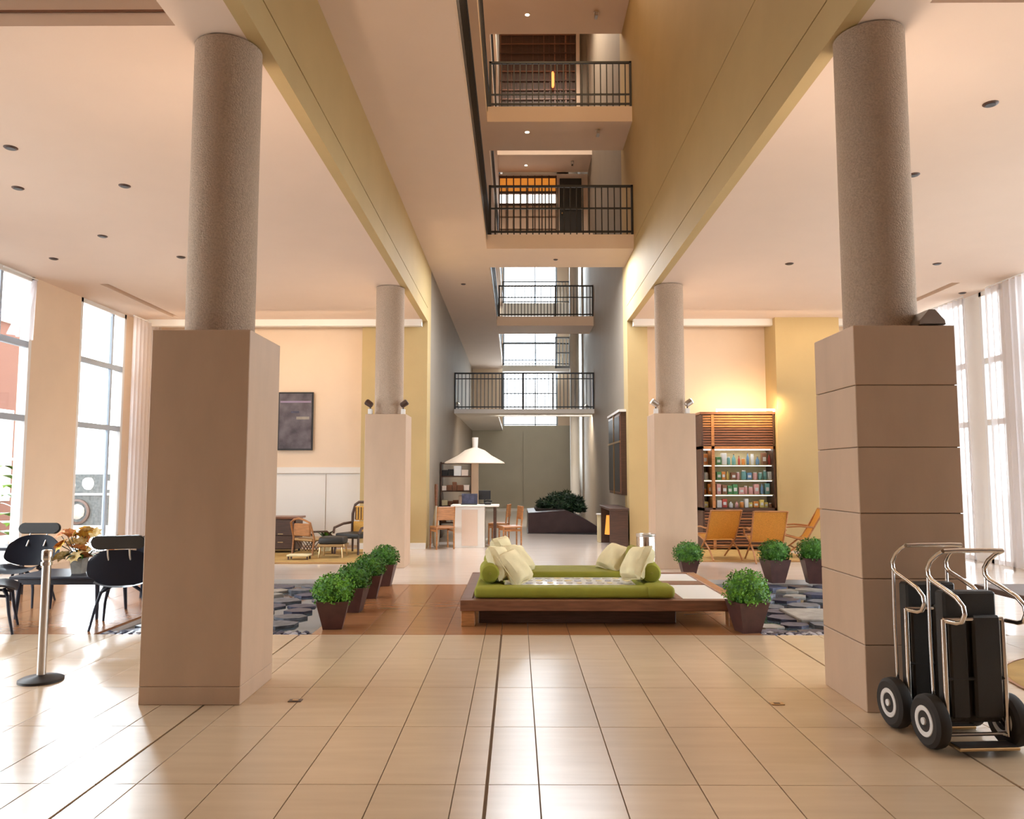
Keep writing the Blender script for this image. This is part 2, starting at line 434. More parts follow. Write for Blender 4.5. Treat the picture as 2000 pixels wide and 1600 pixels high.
# far end: lower wall and tall window
fw = sbox('wall_far', XL, YE, 0, XR, YE + .2, 3.62, M['greywall'])
for x0, x1 in ((-1.74, .25), (.28, 2.3)):
    MB().box(x0, YE - .04, .12, x1, YE, 3.36).build('wall_panel', M['greywall'], fw)
MB().box(XL, YE - .10, 0, XR, YE, .11).build('skirting', M['white'], fw)
sbox('wall_far_side', XL, YE, 3.62, -.6, YE + .2, 17, M['cream']); sbox('wall_far_side', 1.75, YE, 3.62, XR, YE + .2, 17, M['cream'])
wf = struct('window_1', MB().box(-.6, YE, 3.62, -.53, YE + .12, 14).box(1.68, YE, 3.62, 1.75, YE + .12, 14), M['frame'])
MB().box(.77, YE + .02, 3.62, .82, YE + .08, 14).build('mullion', M['frame'], wf)
for z in (3.66, 5.0, 6.45, 7.2, 9.7, 11.2, 12.6):
    MB().box(-.55, YE + .02, z - .025, 1.7, YE + .08, z + .025).build('transom', M['frame'], wf)
for z0, z1 in ((3.7, 5.0), (5.0, 6.45), (6.45, 7.2), (7.2, 9.7), (9.7, 11.2), (11.2, 12.6), (12.6, 14)):
    for x0, x1 in ((-.53, .77), (.82, 1.68)):
        MB().box(x0, YE + .045, z0 + .025, x1, YE + .055, z1 - .025).build('pane', M['glass'], wf)
sbox('wall_far_top', XL, YE, 14, XR, YE + .2, 17, M['cream'])
# round white column near the far end, small inner balcony window beside it
struct('pillar', MB().lathe([(.17, 0), (.17, 16.9)], 24), M['white'], smooth=True).location = (2.1, 28, 0)

# ------------------------------------------------------------------ big pillars: clad box + rough round column
def pillar(cx, cy, courses, joints):
    b = empty('pillar', (cx, cy, 0)); b['kind'] = 'structure'
    h = .344; z = 0
    core = MB().box(-h + .012, -h + .012, 0, h - .012, h - .012, 2.555).build('pillar_core', M['grout'], b)
    for z0, z1 in courses:
        MB().box(-h, -h, z0 + (.0 if z0 == 0 else joints), h, h, z1 - joints, .004).build('stone_panel', M['stone'], b)
    MB().lathe([(.245, 2.5), (.245, 4.79), ], 48).build('round_column', M['plaster'], b, True)
    return b
c6 = [(0, .43), (.43, .86), (.86, 1.29), (1.29, 1.73), (1.73, 2.15), (2.15, 2.56)]
pillar(-2.21, 5.69, [(0, .12), (.12, 2.56)], .001)
pillar(2.627, 5.55, c6, .0025)
pillar(-2.21, 13.33, [(0, 2.56)], .001)
pillar(2.627, 13.2, [(0, 2.56)], .001)

# ------------------------------------------------------------------ side windows
def side_window(n, X, sgn, segs, zs, fm='frame'):
    """segs: list of (y0, y1) openings; sgn -1 left / +1 right (outside direction)"""
    for k, (y0, y1) in enumerate(segs):
        f = struct('window_%d' % (n + k), MB().box(X, y0, 0, X + sgn * .1, y0 + .07, 4.8).box(X, y1 - .07, 0, X + sgn * .1, y1, 4.8)
                   .box(X, y0, 0, X + sgn * .1, y1, .08).box(X, y0, 4.72, X + sgn * .1, y1, 4.8), M['framew'])
        zz = [.08] + zs + [4.72]
        ym = y0 + (y1 - y0) * .72
        MB().box(X + sgn * .02, ym - .03, 0, X + sgn * .08, ym + .03, 4.8).build('mullion', M[fm], f)
        for z in zs: MB().box(X + sgn * .01, y0, z - .05, X + sgn * .09, y1, z + .05).build('transom', M[fm], f)
        for a, b in zip(zz, zz[1:]):
            for ya, yb in ((y0 + .07, ym - .03), (ym + .03, y1 - .07)):
                MB().box(X + sgn * .045, ya, a + .05, X + sgn * .052, yb, b - .05).build('pane', M['glass'], f)
lsegs = [(3.4, 6.6), (7.0, 9.6), (9.8, 12.58), (13.97, 15.62)]
side_window(2, WL, -1, lsegs, [2.46, 3.67])
ys = [-4] + [y for s in lsegs for y in s] + [16.7]
for i in range(0, len(ys), 2): sbox('wall_left', WL - .2, ys[i], 0, WL, ys[i + 1], 4.8, M['cream'])
rsegs = [(3.4, 6.6), (7.2, 9.9), (10.4, 12.4), (13.1, 13.75), (14.2, 15.9)]
side_window(10, WR, 1, rsegs, [2.46, 3.55], 'framew')
ys = [-4] + [y for s in rsegs for y in s] + [16.7]
for i in range(0, len(ys), 2): sbox('wall_right_side', WR, ys[i], 0, WR + .2, ys[i + 1], 4.8, M['white'])

# sheer curtains
def curtain(x, y0, y1, z0, z1, label, pinch=None, amp=.04, wl=.16):
    t = empty('curtain', (x, y0, 0), label, 'curtain')
    def f(u, v):
        z = z0 + (z1 - z0) * v
        k = 1.0
        yy = u * (y1 - y0)
        if pinch:  # tied back towards y1 at height pinch
            d = min(1, abs(z - pinch[0]) / pinch[1]); k = .22 + .78 * d ** .8
            yy = (y1 - y0) - (1 - u) * (y1 - y0) * k
        return (amp * math.sin(u * (y1 - y0) / wl * 2 * PI) * (.6 + .4 * k), yy, z)
    MB().sheet(f, max(24, int((y1 - y0) / wl * 8)), 16).build('fabric', M['sheer'], t, True)
    MB().tube([(0, 0, z1 + .02), (0, y1 - y0, z1 + .02)], .012).build('curtain_rail', M['framew'], t)
curtain(-7.72, 15.35, 16.5, .05, 4.72, 'sheer white curtain gathered beside the bright window left of the near left pillar')
t = empty('curtain', (-7.9, 12.45, 3.72), 'small triangular sheer drape high in the window at the left edge', 'curtain')
MB().sheet(lambda u, v: (.03 * math.sin(u * 20), -(.04 + .66 * (1 - v)) * u, v * 1.0), 24, 12).build('fabric', M['sheer'], t, True)
MB().tube([(0, -.8, 1.02), (0, .05, 1.02)], .012).build('curtain_rail', M['framew'], t)
curtain(8.05, 13.8, 16.0, .05, 4.72, 'long pleated sheer white curtain right behind the near right pillar')
curtain(8.05, 11.2, 13.1, .05, 4.72, 'sheer white curtain hanging at the right edge of the picture')

# ------------------------------------------------------------------ railings
def railing(x0, x1, y, z, h, step, label, mid=None, group='black balcony railings', posts=()):
    t = empty('railing', (x0, y, z), label, 'railing', group)
    L = x1 - x0
    MB().box(0, -.025, h - .045, L, .025, h, .005).build('top_rail', M['black'], t)
    MB().box(0, -.018, .05, L, .018, .085).build('bottom_rail', M['black'], t)
    if mid: MB().box(0, -.015, mid - .015, L, .015, mid + .015).build('mid_rail', M['black'], t)
    n = round(L / step); me = None
    for i in range(n + 1):
        if me is None:
            o = MB().box(-.011, -.011, 0, .011, .011, h - .04).build('baluster', M['black'], t, loc=(.012, 0, 0)); me = o.data
        else:
            o = bpy.data.objects.new('baluster', me); COL.objects.link(o); o.parent = t
            o.location = (min(max(i * L / n, .012), L - .012), 0, 0)
    for p in (0.02, L - .02, *posts):
        MB().box(p - .025, -.025, 0, p + .025, .025, h).build('post', M['black'], t)
    return t
railing(-.56, XR, 15.25, 6.35, 1.03, .125, 'black metal railing of the lower near bridge under the orange windows', .55)
railing(-.56, XR, 15.25, 9.02, .97, .125, 'black metal railing of the upper near bridge in front of the dark lattice', .27)
railing(-.56, XR, 23.45, 6.37, .98, .10, 'black railing of the far upper bridge in front of the tall bright window', .6, posts=(1.75,))
railing(XL, XR, 23.45, 3.52, 1.12, .115, 'wide black railing of the lowest far bridge between the grey walls', .93, posts=(1.45, 2.1, 3.0))
railing(-.6, XR, 32.25, 8.75, .95, .14, 'small distant railing of the walkway inside the tall window', None)
railing(-.6, XR, 32.25, 6.1, .95, .14, 'lower distant railing of the walkway inside the tall window', None)
# side railings of the left walkways: seen edge-on
for k, (z, nm) in enumerate(((6.35, 'lowest'), (9.02, 'second'), (11.72, 'third'))):
    t = empty('railing', (-.63, -3, z), 'black railing running along the edge of the %s left walkway above the hall' % nm, 'railing', 'black balcony railings')
    MB().box(-.025, 0, .96, .025, 35, 1.01).build('top_rail', M['black'], t)
    MB().box(-.02, 0, -.10, .035, 35, .08).build('bottom_rail', M['black'], t)
    b = MB()
    for i in range(270): b.box(-.011, i * .13, .05, .011, i * .13 + .022, .97)
    b.build('balusters', M['black'], t, kind='stuff')

# ------------------------------------------------------------------ upper far rooms: lattice, orange windows, door
lt = empty('lattice_screen', (-.55, 24.85, 11.75), 'dark brown lattice screen high behind the upper bridges', 'screen')
MB().box(0, .06, 0, 2.52, .10, 4.6).build('backing', M['woodd'], lt)
for i in range(14): MB().box(i * .185, 0, 0, i * .178 + .03, .05, 4.6).build('vertical_batten', M['woodd'] if i % 2 else M['wood'], lt)
for i in range(15): MB().box(0, -.02, i * .32, 2.52, .01, i * .32 + .035).build('cross_batten', M['wood'] if i % 3 else M['woodd'], lt)
MB().box(2.54, -.03, 0, 2.66, .08, 4.6).build('side_post', M['ceil'], lt)
sbox('wall_screen', -.6, 24.98, 11.75, XR, 25.1, 16.9, M['grey'])
random.seed(21)
for i, x in enumerate((-.35, -.15, .05, .25, .45, .68, .9, 1.1)):
    t = empty('table_lamp', (x, 24.3, 11.75), 'small pale lit item on the third level, %s from the left' % ['first', 'second', 'third', 'fourth', 'fifth', 'sixth', 'seventh', 'eighth'][i], 'lamp', 'pale items on the third level')
    MB().lathe([(.04, 0), (.05, .02), (.012, .04), (.012, .3)], 10).build('stem', M['woodd'], t)
    MB().lathe([(.07, .3), (.05, .44)], 10).build('lamp_shade', M['cabglow'], t)
t = empty('wall_lamp', (1.2, 24.78, 14.6), 'glowing orange lamp on the dark lattice screen', 'lamp')
MB().box(-.06, -.03, -.05, .06, .04, .05).build('bracket', M['brass'], t)
MB().lathe([(.03, -.28), (.05, -.2), (.05, .2), (.03, .26)], 12).build('lamp_shade', mat('ember_glow', (1, .3, .1), .5, emit=(1, .22, .05), es=4), t, True, loc=(0, -.1, 0))
# second level room end: orange blinds over bright windows, black door
wl = sbox('wall_level', -.6, 24.95, 9.02, XR, 25.1, 11.48, M['ceil'])
ow = struct('window_20', MB().box(-.57, 24.86, 9.1, 1.30, 24.9, 9.16).box(-.57, 24.86, 11.3, 1.30, 24.9, 11.38), M['woodd'])
for i in range(9):
    x = -.57 + i * .234
    MB().box(x - .02, 24.84, 9.1, x + .02, 24.9, 11.38).build('mullion', M['woodd'], ow)
random.seed(4)
for i in range(8):
    x = -.55 + i * .234
    MB().box(x, 24.87, 10.86, x + .194, 24.89, 11.3).build('blind', M['orange'], ow)
    MB().box(x, 24.88, 10.45, x + .194, 24.90, 10.75).build('pane', M['cabglow'], ow)
    for z in (9.18, 9.6, 10.02):
        MB().box(x, 24.88, z, x + .194, 24.90, z + .36).build('pane', M['ceil'], ow)
MB().box(-.57, 24.83, 10.76, 1.3, 24.88, 10.85).box(-.57, 24.83, 10.38, 1.3, 24.88, 10.44).build('transom', M['woodd'], ow)
dr = struct('door_1', MB().box(1.42, 24.88, 9.02, 2.14, 24.94, 11.3), M['black'])
MB().box(1.52, 24.86, 9.2, 2.04, 24.88, 10.1).build('door_panel', M['black'], dr); MB().box(1.52, 24.86, 10.2, 2.04, 24.88, 11.1).build('door_panel', M['black'], dr)
MB().ball((1.5, 24.83, 10.1), .03).build('door_handle', M['brass'], dr)
# inner balcony window by the round column at the far end
bw = struct('window_21', MB().box(1.4, 28.0, 5.4, 2.0, 28.06, 5.48).box(1.4, 28.0, 6.5, 2.0, 28.06, 6.56).box(1.4, 28.0, 5.4, 1.45, 28.06, 6.56).box(1.96, 28, 5.4, 2.0, 28.06, 6.56), M['frame'])
for x in (1.56, 1.68, 1.8, 1.9): MB().box(x, 28.01, 5.45, x + .02, 28.05, 6.5).build('mullion', M['frame'], bw)
MB().box(1.4, 28.01, 5.95, 2.0, 28.05, 5.99).build('transom', M['frame'], bw)
MB().box(1.42, 28.02, 5.45, 1.98, 28.03, 6.52).build('pane', M['glass'], bw)

# ceiling fittings
def downlight(x, y, z, label, lit, r=.055):
    t = empty('ceiling_downlight', (x, y, z), label, 'ceiling light', 'recessed downlights')
    MB().lathe([(r, -.012), (r + .01, -.004), (r + .01, .004)], 16).build('rim', M['ceil'] if lit else M['woodd'], t, True)
    MB().lathe([(r * .8, -.016), (r * .8, -.010)], 16).build('lens', M['lampon'] if lit else M['black'], t)
place = [(-5.05, 7.45, 'nearest of the unlit downlights in the left ceiling, level with its edge'), (-5.68, 8.54, 'unlit downlight near the left edge of the left ceiling, above the chairs'),
         (-4.43, 8.48, 'unlit downlight in the left ceiling just left of the near column'), (-5.67, 10.33, 'middle unlit downlight of the left ceiling, beyond the pair level with the column'),
         (-7.0, 11.43, 'unlit downlight in the left ceiling closest to the window wall'), (-5.04, 11.36, 'farthest unlit downlight of the left ceiling, beside the near column'),
         (4.17, 6.59, 'largest unlit downlight in the right ceiling, right of the near column'), (4.32, 8.21, 'unlit downlight in the right ceiling touching the edge of the near column'),
         (4.22, 11.78, 'unlit downlight in the right ceiling between the two right columns'), (6.51, 11.8, 'unlit downlight in the right ceiling above the grey uplighter'), (8.01, 13.74, 'small unlit downlight in the right ceiling next to the curtain top')]
for x, y, l in place: downlight(x, y, 4.8, l, False)
downlight(-1.27, 18.1, 6.06, 'unlit downlight under the left walkway beyond the first bridge', False, .05)
downlight(.82, 16.0, 6.06, 'tiny unlit downlight under the lower near bridge', False, .04)
downlight(.23, 15.87, 11.4, 'lit downlight under the topmost near bridge', True)
downlight(.22, 15.67, 8.7, 'lit downlight under the upper near bridge', True)
downlight(.30, 24.2, 11.48, 'lit downlight under the far bridge seen above the orange windows', True)
for x, y, z, l in ((1.7, 15.8, 11.4, 'small ceiling camera under the topmost near bridge'), (1.69, 15.6, 8.7, 'small ceiling camera under the upper near bridge'), (1.77, 23.9, 11.48, 'small dark ceiling camera under the far bridge above the black door')):
    t = empty('ceiling_camera', (x, y, z), l, 'camera')
    MB().lathe([(.05, -.02), (.05, 0)], 14).build('base', M['white'], t)
    MB().box(-.035, -.1, -.13, .035, .07, -.05, .01).build('housing', M['steel'], t)
    MB().tube([(0, 0, -.02), (0, 0, -.06)], .012).build('arm', M['steel'], t)

# ================================================================== OBJECTS
def RZ(a): return Matrix.Rotation(a, 4, 'Z')
def RX(a): return Matrix.Rotation(a, 4, 'X')
def RY(a): return Matrix.Rotation(a, 4, 'Y')
def T(x, y, z): return Matrix.Translation((x, y, z))

# ------------------------------------------------------------------ daybed on its low wooden platform
pf = empty('daybed_platform', (.87, 9.15, 0), 'low wide wooden platform with white inset panels under the green daybed', 'platform')
def pb(name, x0, y0, z0, x1, y1, z1, m, bev=.006, par=pf):
    return MB().box(x0 - .87, y0 - 9.15, z0, x1 - .87, y1 - 9.15, z1, bev).build(name, m, par)
pb('front_beam', -.58, 8.02, .16, 2.32, 8.14, .27, M['wood'])
pb('back_beam', -.58, 10.2, .16, 2.32, 10.3, .27, M['wood'])
pb('side_beam', -.58, 8.14, .16, -.46, 10.2, .27, M['wood'])
pb('side_beam', 2.2, 8.14, .16, 2.32, 10.2, .27, M['woodl'])
pb('deck', -.46, 8.14, .18, 1.66, 10.2, .25, M['wood'])
pb('cross_beam', 1.64, 8.14, .18, 1.72, 10.2, .27, M['wood'])
pb('cross_beam', 1.72, 9.2, .18, 2.2, 9.5, .268, M['wood'])
pb('inset_panel', 1.725, 8.145, .20, 2.195, 9.195, .262, M['whitep'])
pb('inset_panel', 1.725, 9.505, .20, 2.195, 10.195, .262, M['whitep'])
for x in (-.57, 2.16):
    for y in (8.05, 10.1): pb('leg', x, y, 0, x + .14, y + .14, .17, M['woodl'])
pb('underside_shade', -.40, 8.24, 0, 1.66, 9.9, .18, M['woodd'])  # dark block added under the deck to stand in for its shade

db = empty('daybed', (.57, 9.0, .27), 'lime green daybed mattress with raised border and pale patterned centre on the platform', 'daybed')
def gb(name, x0, y0, z0, x1, y1, z1, m, bev=.03, seg=3):
    return MB().box(x0 - .57, y0 - 9.0, z0 - .27, x1 - .57, y1 - 9.0, z1 - .27, bev, seg=seg).build(name, m, db, True)
gb('front_roll', -.44, 8.10, .272, 1.60, 8.34, .385, M['green'], .04)
gb('back_cushion', -.44, 9.30, .272, 1.60, 9.98, .40, M['green'], .04)
gb('side_cushion', -.44, 8.34, .272, -.14, 9.30, .38, M['green'], .04)
gb('side_cushion', 1.32, 8.34, .272, 1.60, 9.30, .38, M['green'], .04)
gb('centre_mattress', -.14, 8.34, .272, 1.32, 9.30, .335, M['whitep'], .012, 2)
random.seed(5)
for i in range(13):
    for j in range(5):
        a = random.uniform(.035, .05)
        n = 7; poly = [(a * random.uniform(.8, 1.1) * math.cos(2 * PI * q / n), a * 1.3 * random.uniform(.8, 1.1) * math.sin(2 * PI * q / n)) for q in range(n)]
        MB().prism(poly, 0, .004).build('pattern_patch', M[('creamp', 'rockw', 'greywall')[(i + j) % 3]], db, loc=(-.65 + i * .112 + random.uniform(-.01, .01), -.58 + j * .19, .066))
gb('corner_pad', 1.34, 8.08, .272, 1.63, 8.42, .40, M['green'], .05)

def bolster(x, y, z, r, L, rz, label, m=M['green']):
    t = empty('bolster', (x, y, z), label, 'bolster', None, rz)
    prof = [(.02, -L / 2 - .01), (r * .8, -L / 2), (r * .97, -L / 2 + .025), (r, -L / 2 + .06), (r, L / 2 - .06), (r * .97, L / 2 - .025), (r * .8, L / 2), (.02, L / 2 + .01)]
    MB().lathe(prof, 24, RX(PI / 2)).build('cover', m, t, True)
    for s in (1, -1): MB().lathe([(r * .16, -.006), (r * .12, .006)], 12, T(0, s * (L / 2 + .01), 0) @ RX(PI / 2)).build('button', M['greend'], t, True)
bolster(-.30, 8.62, .385 + .108, .105, .5, math.radians(3), 'green cylindrical bolster at the front left end of the daybed')
bolster(1.46, 8.66, .385 + .108, .105, .5, math.radians(-4), 'green cylindrical bolster at the front right end of the daybed')
bolster(-.31, 9.62, .40 + .09, .09, .48, math.radians(4), 'green bolster at the back left of the daybed behind the cream pillows')
bolster(1.44, 9.62, .40 + .09, .09, .46, math.radians(-2), 'green bolster at the back right of the daybed')

def pillow(loc, rot, w, h, t, label, m='creamp'):
    o = MB().pillow(w, h, t * 1.3).build('pillow', M[m], None, True, loc=loc, rot=rot)
    tag(o, label, 'pillow', 'loose pillows on the daybed')
    sm = MB().tube([(w * .47 * math.cos(a) / max(abs(math.cos(a)), abs(math.sin(a))), h * .47 * math.sin(a) / max(abs(math.cos(a)), abs(math.sin(a))), 0) for a in [i * PI / 16 for i in range(33)]], .006).build('piping', M[m], o)
    return o
D = math.radians
pillow((-.18, 8.62, .575), (D(68), D(6), D(72)), .44, .40, .15, 'cream pillow leaning on the front left bolster, nearest the edge')
pillow((-.03, 8.60, .535), (D(52), D(-4), D(66)), .44, .42, .14, 'cream pillow sliding down in front of the leaning left pillow')
pillow((-.16, 9.50, .60), (D(70), 0, D(70)), .42, .40, .15, 'yellowish cream pillow standing at the back left corner of the daybed', 'creamp')
pillow((.02, 9.42, .545), (D(50), D(5), D(60)), .42, .38, .13, 'cream pillow slumped towards the middle at the back left of the daybed')
pillow((1.32, 8.62, .575), (D(62), D(-8), D(-72)), .46, .40, .17, 'plump cream pillow leaning on the front right bolster')
pillow((1.20, 9.62, .53), (D(48), D(6), D(-60)), .44, .38, .15, 'cream pillow slouching at the back right of the daybed')
pillow((1.38, 9.45, .55), (D(70), 0, D(-78)), .34, .30, .12, 'small moss green pillow between the cream pillows on the right', 'greend')

# ------------------------------------------------------------------ potted round shrubs
def shrub(x, y, label, r=.21, ph=.27, pw=.15, rz=0, bright=False, seed=0, sq=.82):
    random.seed(seed)
    t = empty('potted_shrub', (x, y, 0), label, 'potted plant', 'potted clipped shrubs around the ponds', rz)
    k = .58
    b = MB()
    q0 = [(-pw * k, -pw * k), (pw * k, -pw * k), (pw * k, pw * k), (-pw * k, pw * k)]
    vs0 = [b.b.verts.new((u, v, 0)) for u, v in q0]
    vs1 = [b.b.verts.new((u / k, v / k, ph)) for u, v in q0]
    vs2 = [b.b.verts.new((u / k * .86, v / k * .86, ph)) for u, v in q0]
    vs3 = [b.b.verts.new((u / k * .80, v / k * .80, ph * .8)) for u, v in q0]
    b.b.faces.new(vs0[::-1]); b.b.faces.new(vs3)
    for A, B in ((vs0, vs1), (vs1, vs2), (vs2, vs3)):
        for i in range(4): b.b.faces.new((A[i], A[(i + 1) % 4], B[(i + 1) % 4], B[i]))
    b.build('pot', M['pot'], t)
    MB().box(-pw * .78, -pw * .78, ph * .8, pw * .78, pw * .78, ph * .9).build('soil', M['soil'], t)
    cz = ph + r * sq * .55
    MB().ball((0, 0, cz), r * .86, 3, (1, 1, sq), .05).build('inner_foliage', M['leaf'], t, True)
    b = MB()
    for i in range(1500):
        u = random.uniform(-.75, 1); a = random.uniform(0, 2 * PI); s = math.sqrt(1 - u * u)
        lump = 1 + .07 * math.sin(5 * a + 3 * u) + .05 * math.sin(9 * a - 7 * u)
        n = Vector((s * math.cos(a), s * math.sin(a), u)); R = r * random.uniform(.82, 1.05) * lump
        p = Vector((n.x * R, n.y * R, cz + n.z * R * sq))
        tv = n.cross(Vector((random.uniform(-1, 1), random.uniform(-1, 1), random.uniform(-1, 1)))).normalized()
        d = (n * random.uniform(.4, 1) + tv * .8).normalized() * random.uniform(.014, .026)
        wv = n.cross(d).normalized() * random.uniform(.006, .011)
        q = [b.b.verts.new(p - wv), b.b.verts.new(p + d * .6 - wv * 1.2), b.b.verts.new(p + d * 1.3), b.b.verts.new(p + d * .6 + wv * 1.2)]
        b.b.faces.new(q)
    b.build('foliage', M['leafb' if bright else 'leaf'], t, kind='stuff')
    return t
shrub(-1.86, 7.98, 'bright round shrub in a brown pot, nearest of the four in the left row', .20, .28, .16, D(8), True, 1)
shrub(-1.86, 8.92, 'clipped round shrub in a brown pot, second of the four in the left row', .195, .28, .16, D(-3), False, 2)
shrub(-1.86, 9.9, 'clipped round shrub in a brown pot, third of the four in the left row', .195, .29, .16, D(4), False, 3)
shrub(-1.86, 11.0, 'clipped round shrub in a brown pot, farthest of the four in the left row', .195, .30, .16, 0, False, 4)
shrub(2.28, 7.82, 'bright shrub in a dark pot at the front right corner of the platform', .21, .30, .16, D(12), True, 5, .9)
shrub(2.60, 11.9, 'round shrub behind the platform in front of the far right pillar', .215, .26, .14, 0, False, 6, .78)
shrub(3.72, 11.33, 'round shrub in a tall tapered pot at the far edge of the right pond', .215, .33, .165, D(10), False, 7, .8)
shrub(4.25, 11.25, 'round shrub in a tall tapered pot half hidden by the right near pillar', .215, .36, .165, D(-6), False, 8, .8)

# ------------------------------------------------------------------ stanchion
t = empty('stanchion', (-3.58, 5.95, 0), 'steel crowd control post on a dark round base at the left', 'stanchion')
MB().lathe([(.155, 0), (.155, .018), (.13, .03), (.04, .042), (.03, .05)], 40).build('base', M['black'], t, True)
MB().lathe([(.031, .045), (.031, .90)], 28).build('post', M['steel'], t, True)
MB().lathe([(.036, .90), (.038, .91), (.038, .965), (.032, .975), (.02, .978)], 28).build('belt_head', M['chrome'], t, True)
MB().lathe([(.040, .86), (.040, .885)], 28).build('collar', M['chrome'], t, True)

# ------------------------------------------------------------------ hand trucks
def hand_truck(x, y, rz, label):
    t = empty('hand_truck', (x, y, 0), label, 'hand truck', 'luggage hand trucks by the right pillar', rz)
    W = .175
    prof = [(0, .10), (.0, .40), (.0, .715), (-.03, .725), (-.13, .73), (-.17, .745), (-.195, .79), (-.185, .83), (-.13, .87), (-.02, .905), (.09, .935), (.125, .96), (.13, 1.0), (.09, 1.05), (.02, 1.095), (-.03, 1.115)]
    prof2 = []
    for i in range(3, len(prof) - 1):      # soften
        a, b2 = prof[i], prof[i + 1]; prof2 += [a, ((a[0] + b2[0]) / 2, (a[1] + b2[1]) / 2)]
    for s in (-W, W):
        MB().tube([(s, 0, .08), (s, 0, .40), (s, 0, .73)], .014, 10).build('side_post', M['chrome'], t, True)
        MB().tube([(s, p, z) for p, z in prof[3:]], .013, 10).build('handle_tube', M['chrome'], t, True)
        MB().tube([(s, .125, .955), (s, .13, .6), (s, .12, .14)], .010, 8).build('rear_tube', M['chrome'], t, True)
        MB().tube([(s, .02, .12), (s, .13, .22)], .008, 6).build('axle_brace', M['black'], t, True)
    MB().tube([(-W, -.03, 1.115), (-.10, -.032, 1.118), (.10, -.032, 1.118), (W, -.03, 1.115)], .014, 10).build('grip_bar', M['chrome'], t, True)
    for z, m in ((.73, 'chrome'), (.095, 'chrome'), (.40, 'black')):
        MB().tube([(-W, 0, z), (0, 0, z), (W, 0, z)], .011, 8).build('cross_bar', M[m], t, True)
    MB().box(-W + .02, .02, .15, W - .015, .11, .88, .012).build('back_board', M['blackm'], t)
    MB().box(-.01, -.015, .18, W - .02, .02, .75, .012).build('front_pad', M['blackm'], t)
    MB().box(-W + .03, -.01, .18, -.04, .02, .72, .01).build('front_pad', M['blackm'], t)
    MB().box(-W, -.10, .035, W, .02, .052, .004).build('toe_plate', M['brass'], t)
    MB().box(-W + .01, -.095, .052, W - .01, 0, .056).build('toe_mat', M['black'], t)
    MB().tube([(-W - .07, .07, .15), (0, .07, .15), (W + .07, .07, .15)], .010, 8).build('axle', M['steel'], t)
    for s in (-1, 1):
        Mx = T(s * (W + .055), .07, .15) @ RY(PI / 2)
        wh = MB().lathe([(.085, -.04), (.125, -.045), (.145, -.03), (.15, 0), (.145, .03), (.125, .045), (.085, .04)], 32, Mx).build('wheel', M['rubber'], t, True)
        MB().lathe([(.02, -.034), (.086, -.036), (.09, -.02), (.09, .02), (.086, .036), (.02, .034)], 28, Mx).build('rim', M['rubber'], wh, True)
        for d in (-1, 1):
            MB().lathe([(.058, 0), (.062, .004 * d), (.084, .004 * d), (.086, 0)], 28, Mx @ T(0, 0, .04 * d), cap=False).build('hub_ring', M['hub'], wh, True)
            MB().lathe([(.022, 0), (.02, .012 * d)], 16, Mx @ T(0, 0, .037 * d)).build('hub_cap', M['hub'], wh, True)
            for k in range(6):
                a = k * PI / 3
                MB().box(.02, -.006, -.002, .06, .006, .003, M=Mx @ T(0, 0, .037 * d) @ RZ(a)).build('spoke', M['steel'], wh)
    return t
hand_truck(2.59, 4.50, D(4), 'chrome and black luggage hand truck standing in front with its white hubbed wheel nearest')
hand_truck(2.56, 4.86, D(4), 'chrome and black luggage hand truck nested behind, against the right pillar')

# ------------------------------------------------------------------ uplighter and small spots on the pillar boxes
t = empty('uplighter', (2.82, 5.30, 2.562), 'grey wedge shaped uplighter on top of the right near pillar box', 'uplighter')
MB().prism([(-.09, 0), (.09, 0), (.085, .03), (.02, .105), (-.02, .105), (-.085, .03)], -.1, .1, RX(PI / 2)).build('housing', M['steel'], t)
MB().box(-.08, -.1, -.001, .08, .1, .006).build('foot', M['steel'], t)
MB().box(.03, -.085, .03, .075, .085, .04, M=RY(D(-50)) @ T(-.02, 0, .02)).build('lens', M['white'], t)
def spot(x, y, z, label, lit, sgn):
    t = empty('spotlight', (x, y, z), label, 'spotlight')
    MB().box(-.035, -.035, 0, .035, .035, .09, .006).build('bracket', M['white'], t)
    MB().tube([(0, 0, .09), (0, 0, .14)], .012).build('stem', M['black'], t)
    MB().lathe([(.03, -.07), (.05, -.05), (.055, .05), (.045, .06)], 16, T(sgn * .02, -.02, .18) @ RY(sgn * D(55))).build('head', M['steel' if lit else 'woodd'], t, True)
    MB().lathe([(.045, .055), (.045, .064)], 16, T(sgn * .02, -.02, .18) @ RY(sgn * D(55))).build('lens', M['lampon' if lit else 'black'], t, True)
spot(-2.48, 13.05, 2.562, 'small dark spotlight on the left corner of the far left pillar box', False, -1)
spot(-1.93, 13.1, 2.562, 'small white spotlight on the right corner of the far left pillar box', False, 1)
spot(2.34, 13.0, 2.562, 'glowing spotlight at the left corner of the far right pillar box', True, -1)
spot(2.86, 12.95, 2.562, 'glowing spotlight at the right corner of the far right pillar box', True, 1)
spot(XR - .1, 24.6, 3.52, 'bright little lamp by the grey wall above the lowest far bridge', True, -1)
spot(XL + .04, 23.7, 3.52, 'small lamp at the left end of the lowest far bridge', True, 1)

# ------------------------------------------------------------------ bin
t = empty('waste_bin', (2.06, 12.5, 0), 'chrome cylindrical waste bin in front of the far right pillar', 'bin')
MB().lathe([(.145, 0), (.15, .02), (.15, .58), (.14, .60)], 36).build('body', M['chrome'], t, True)
MB().lathe([(.152, .56), (.156, .57), (.156, .60), (.12, .605), (.11, .56)], 36).build('lid_ring', M['steel'], t, True)
MB().lathe([(.151, 0), (.154, .03)], 36).build('base_ring', M['black'], t, True)

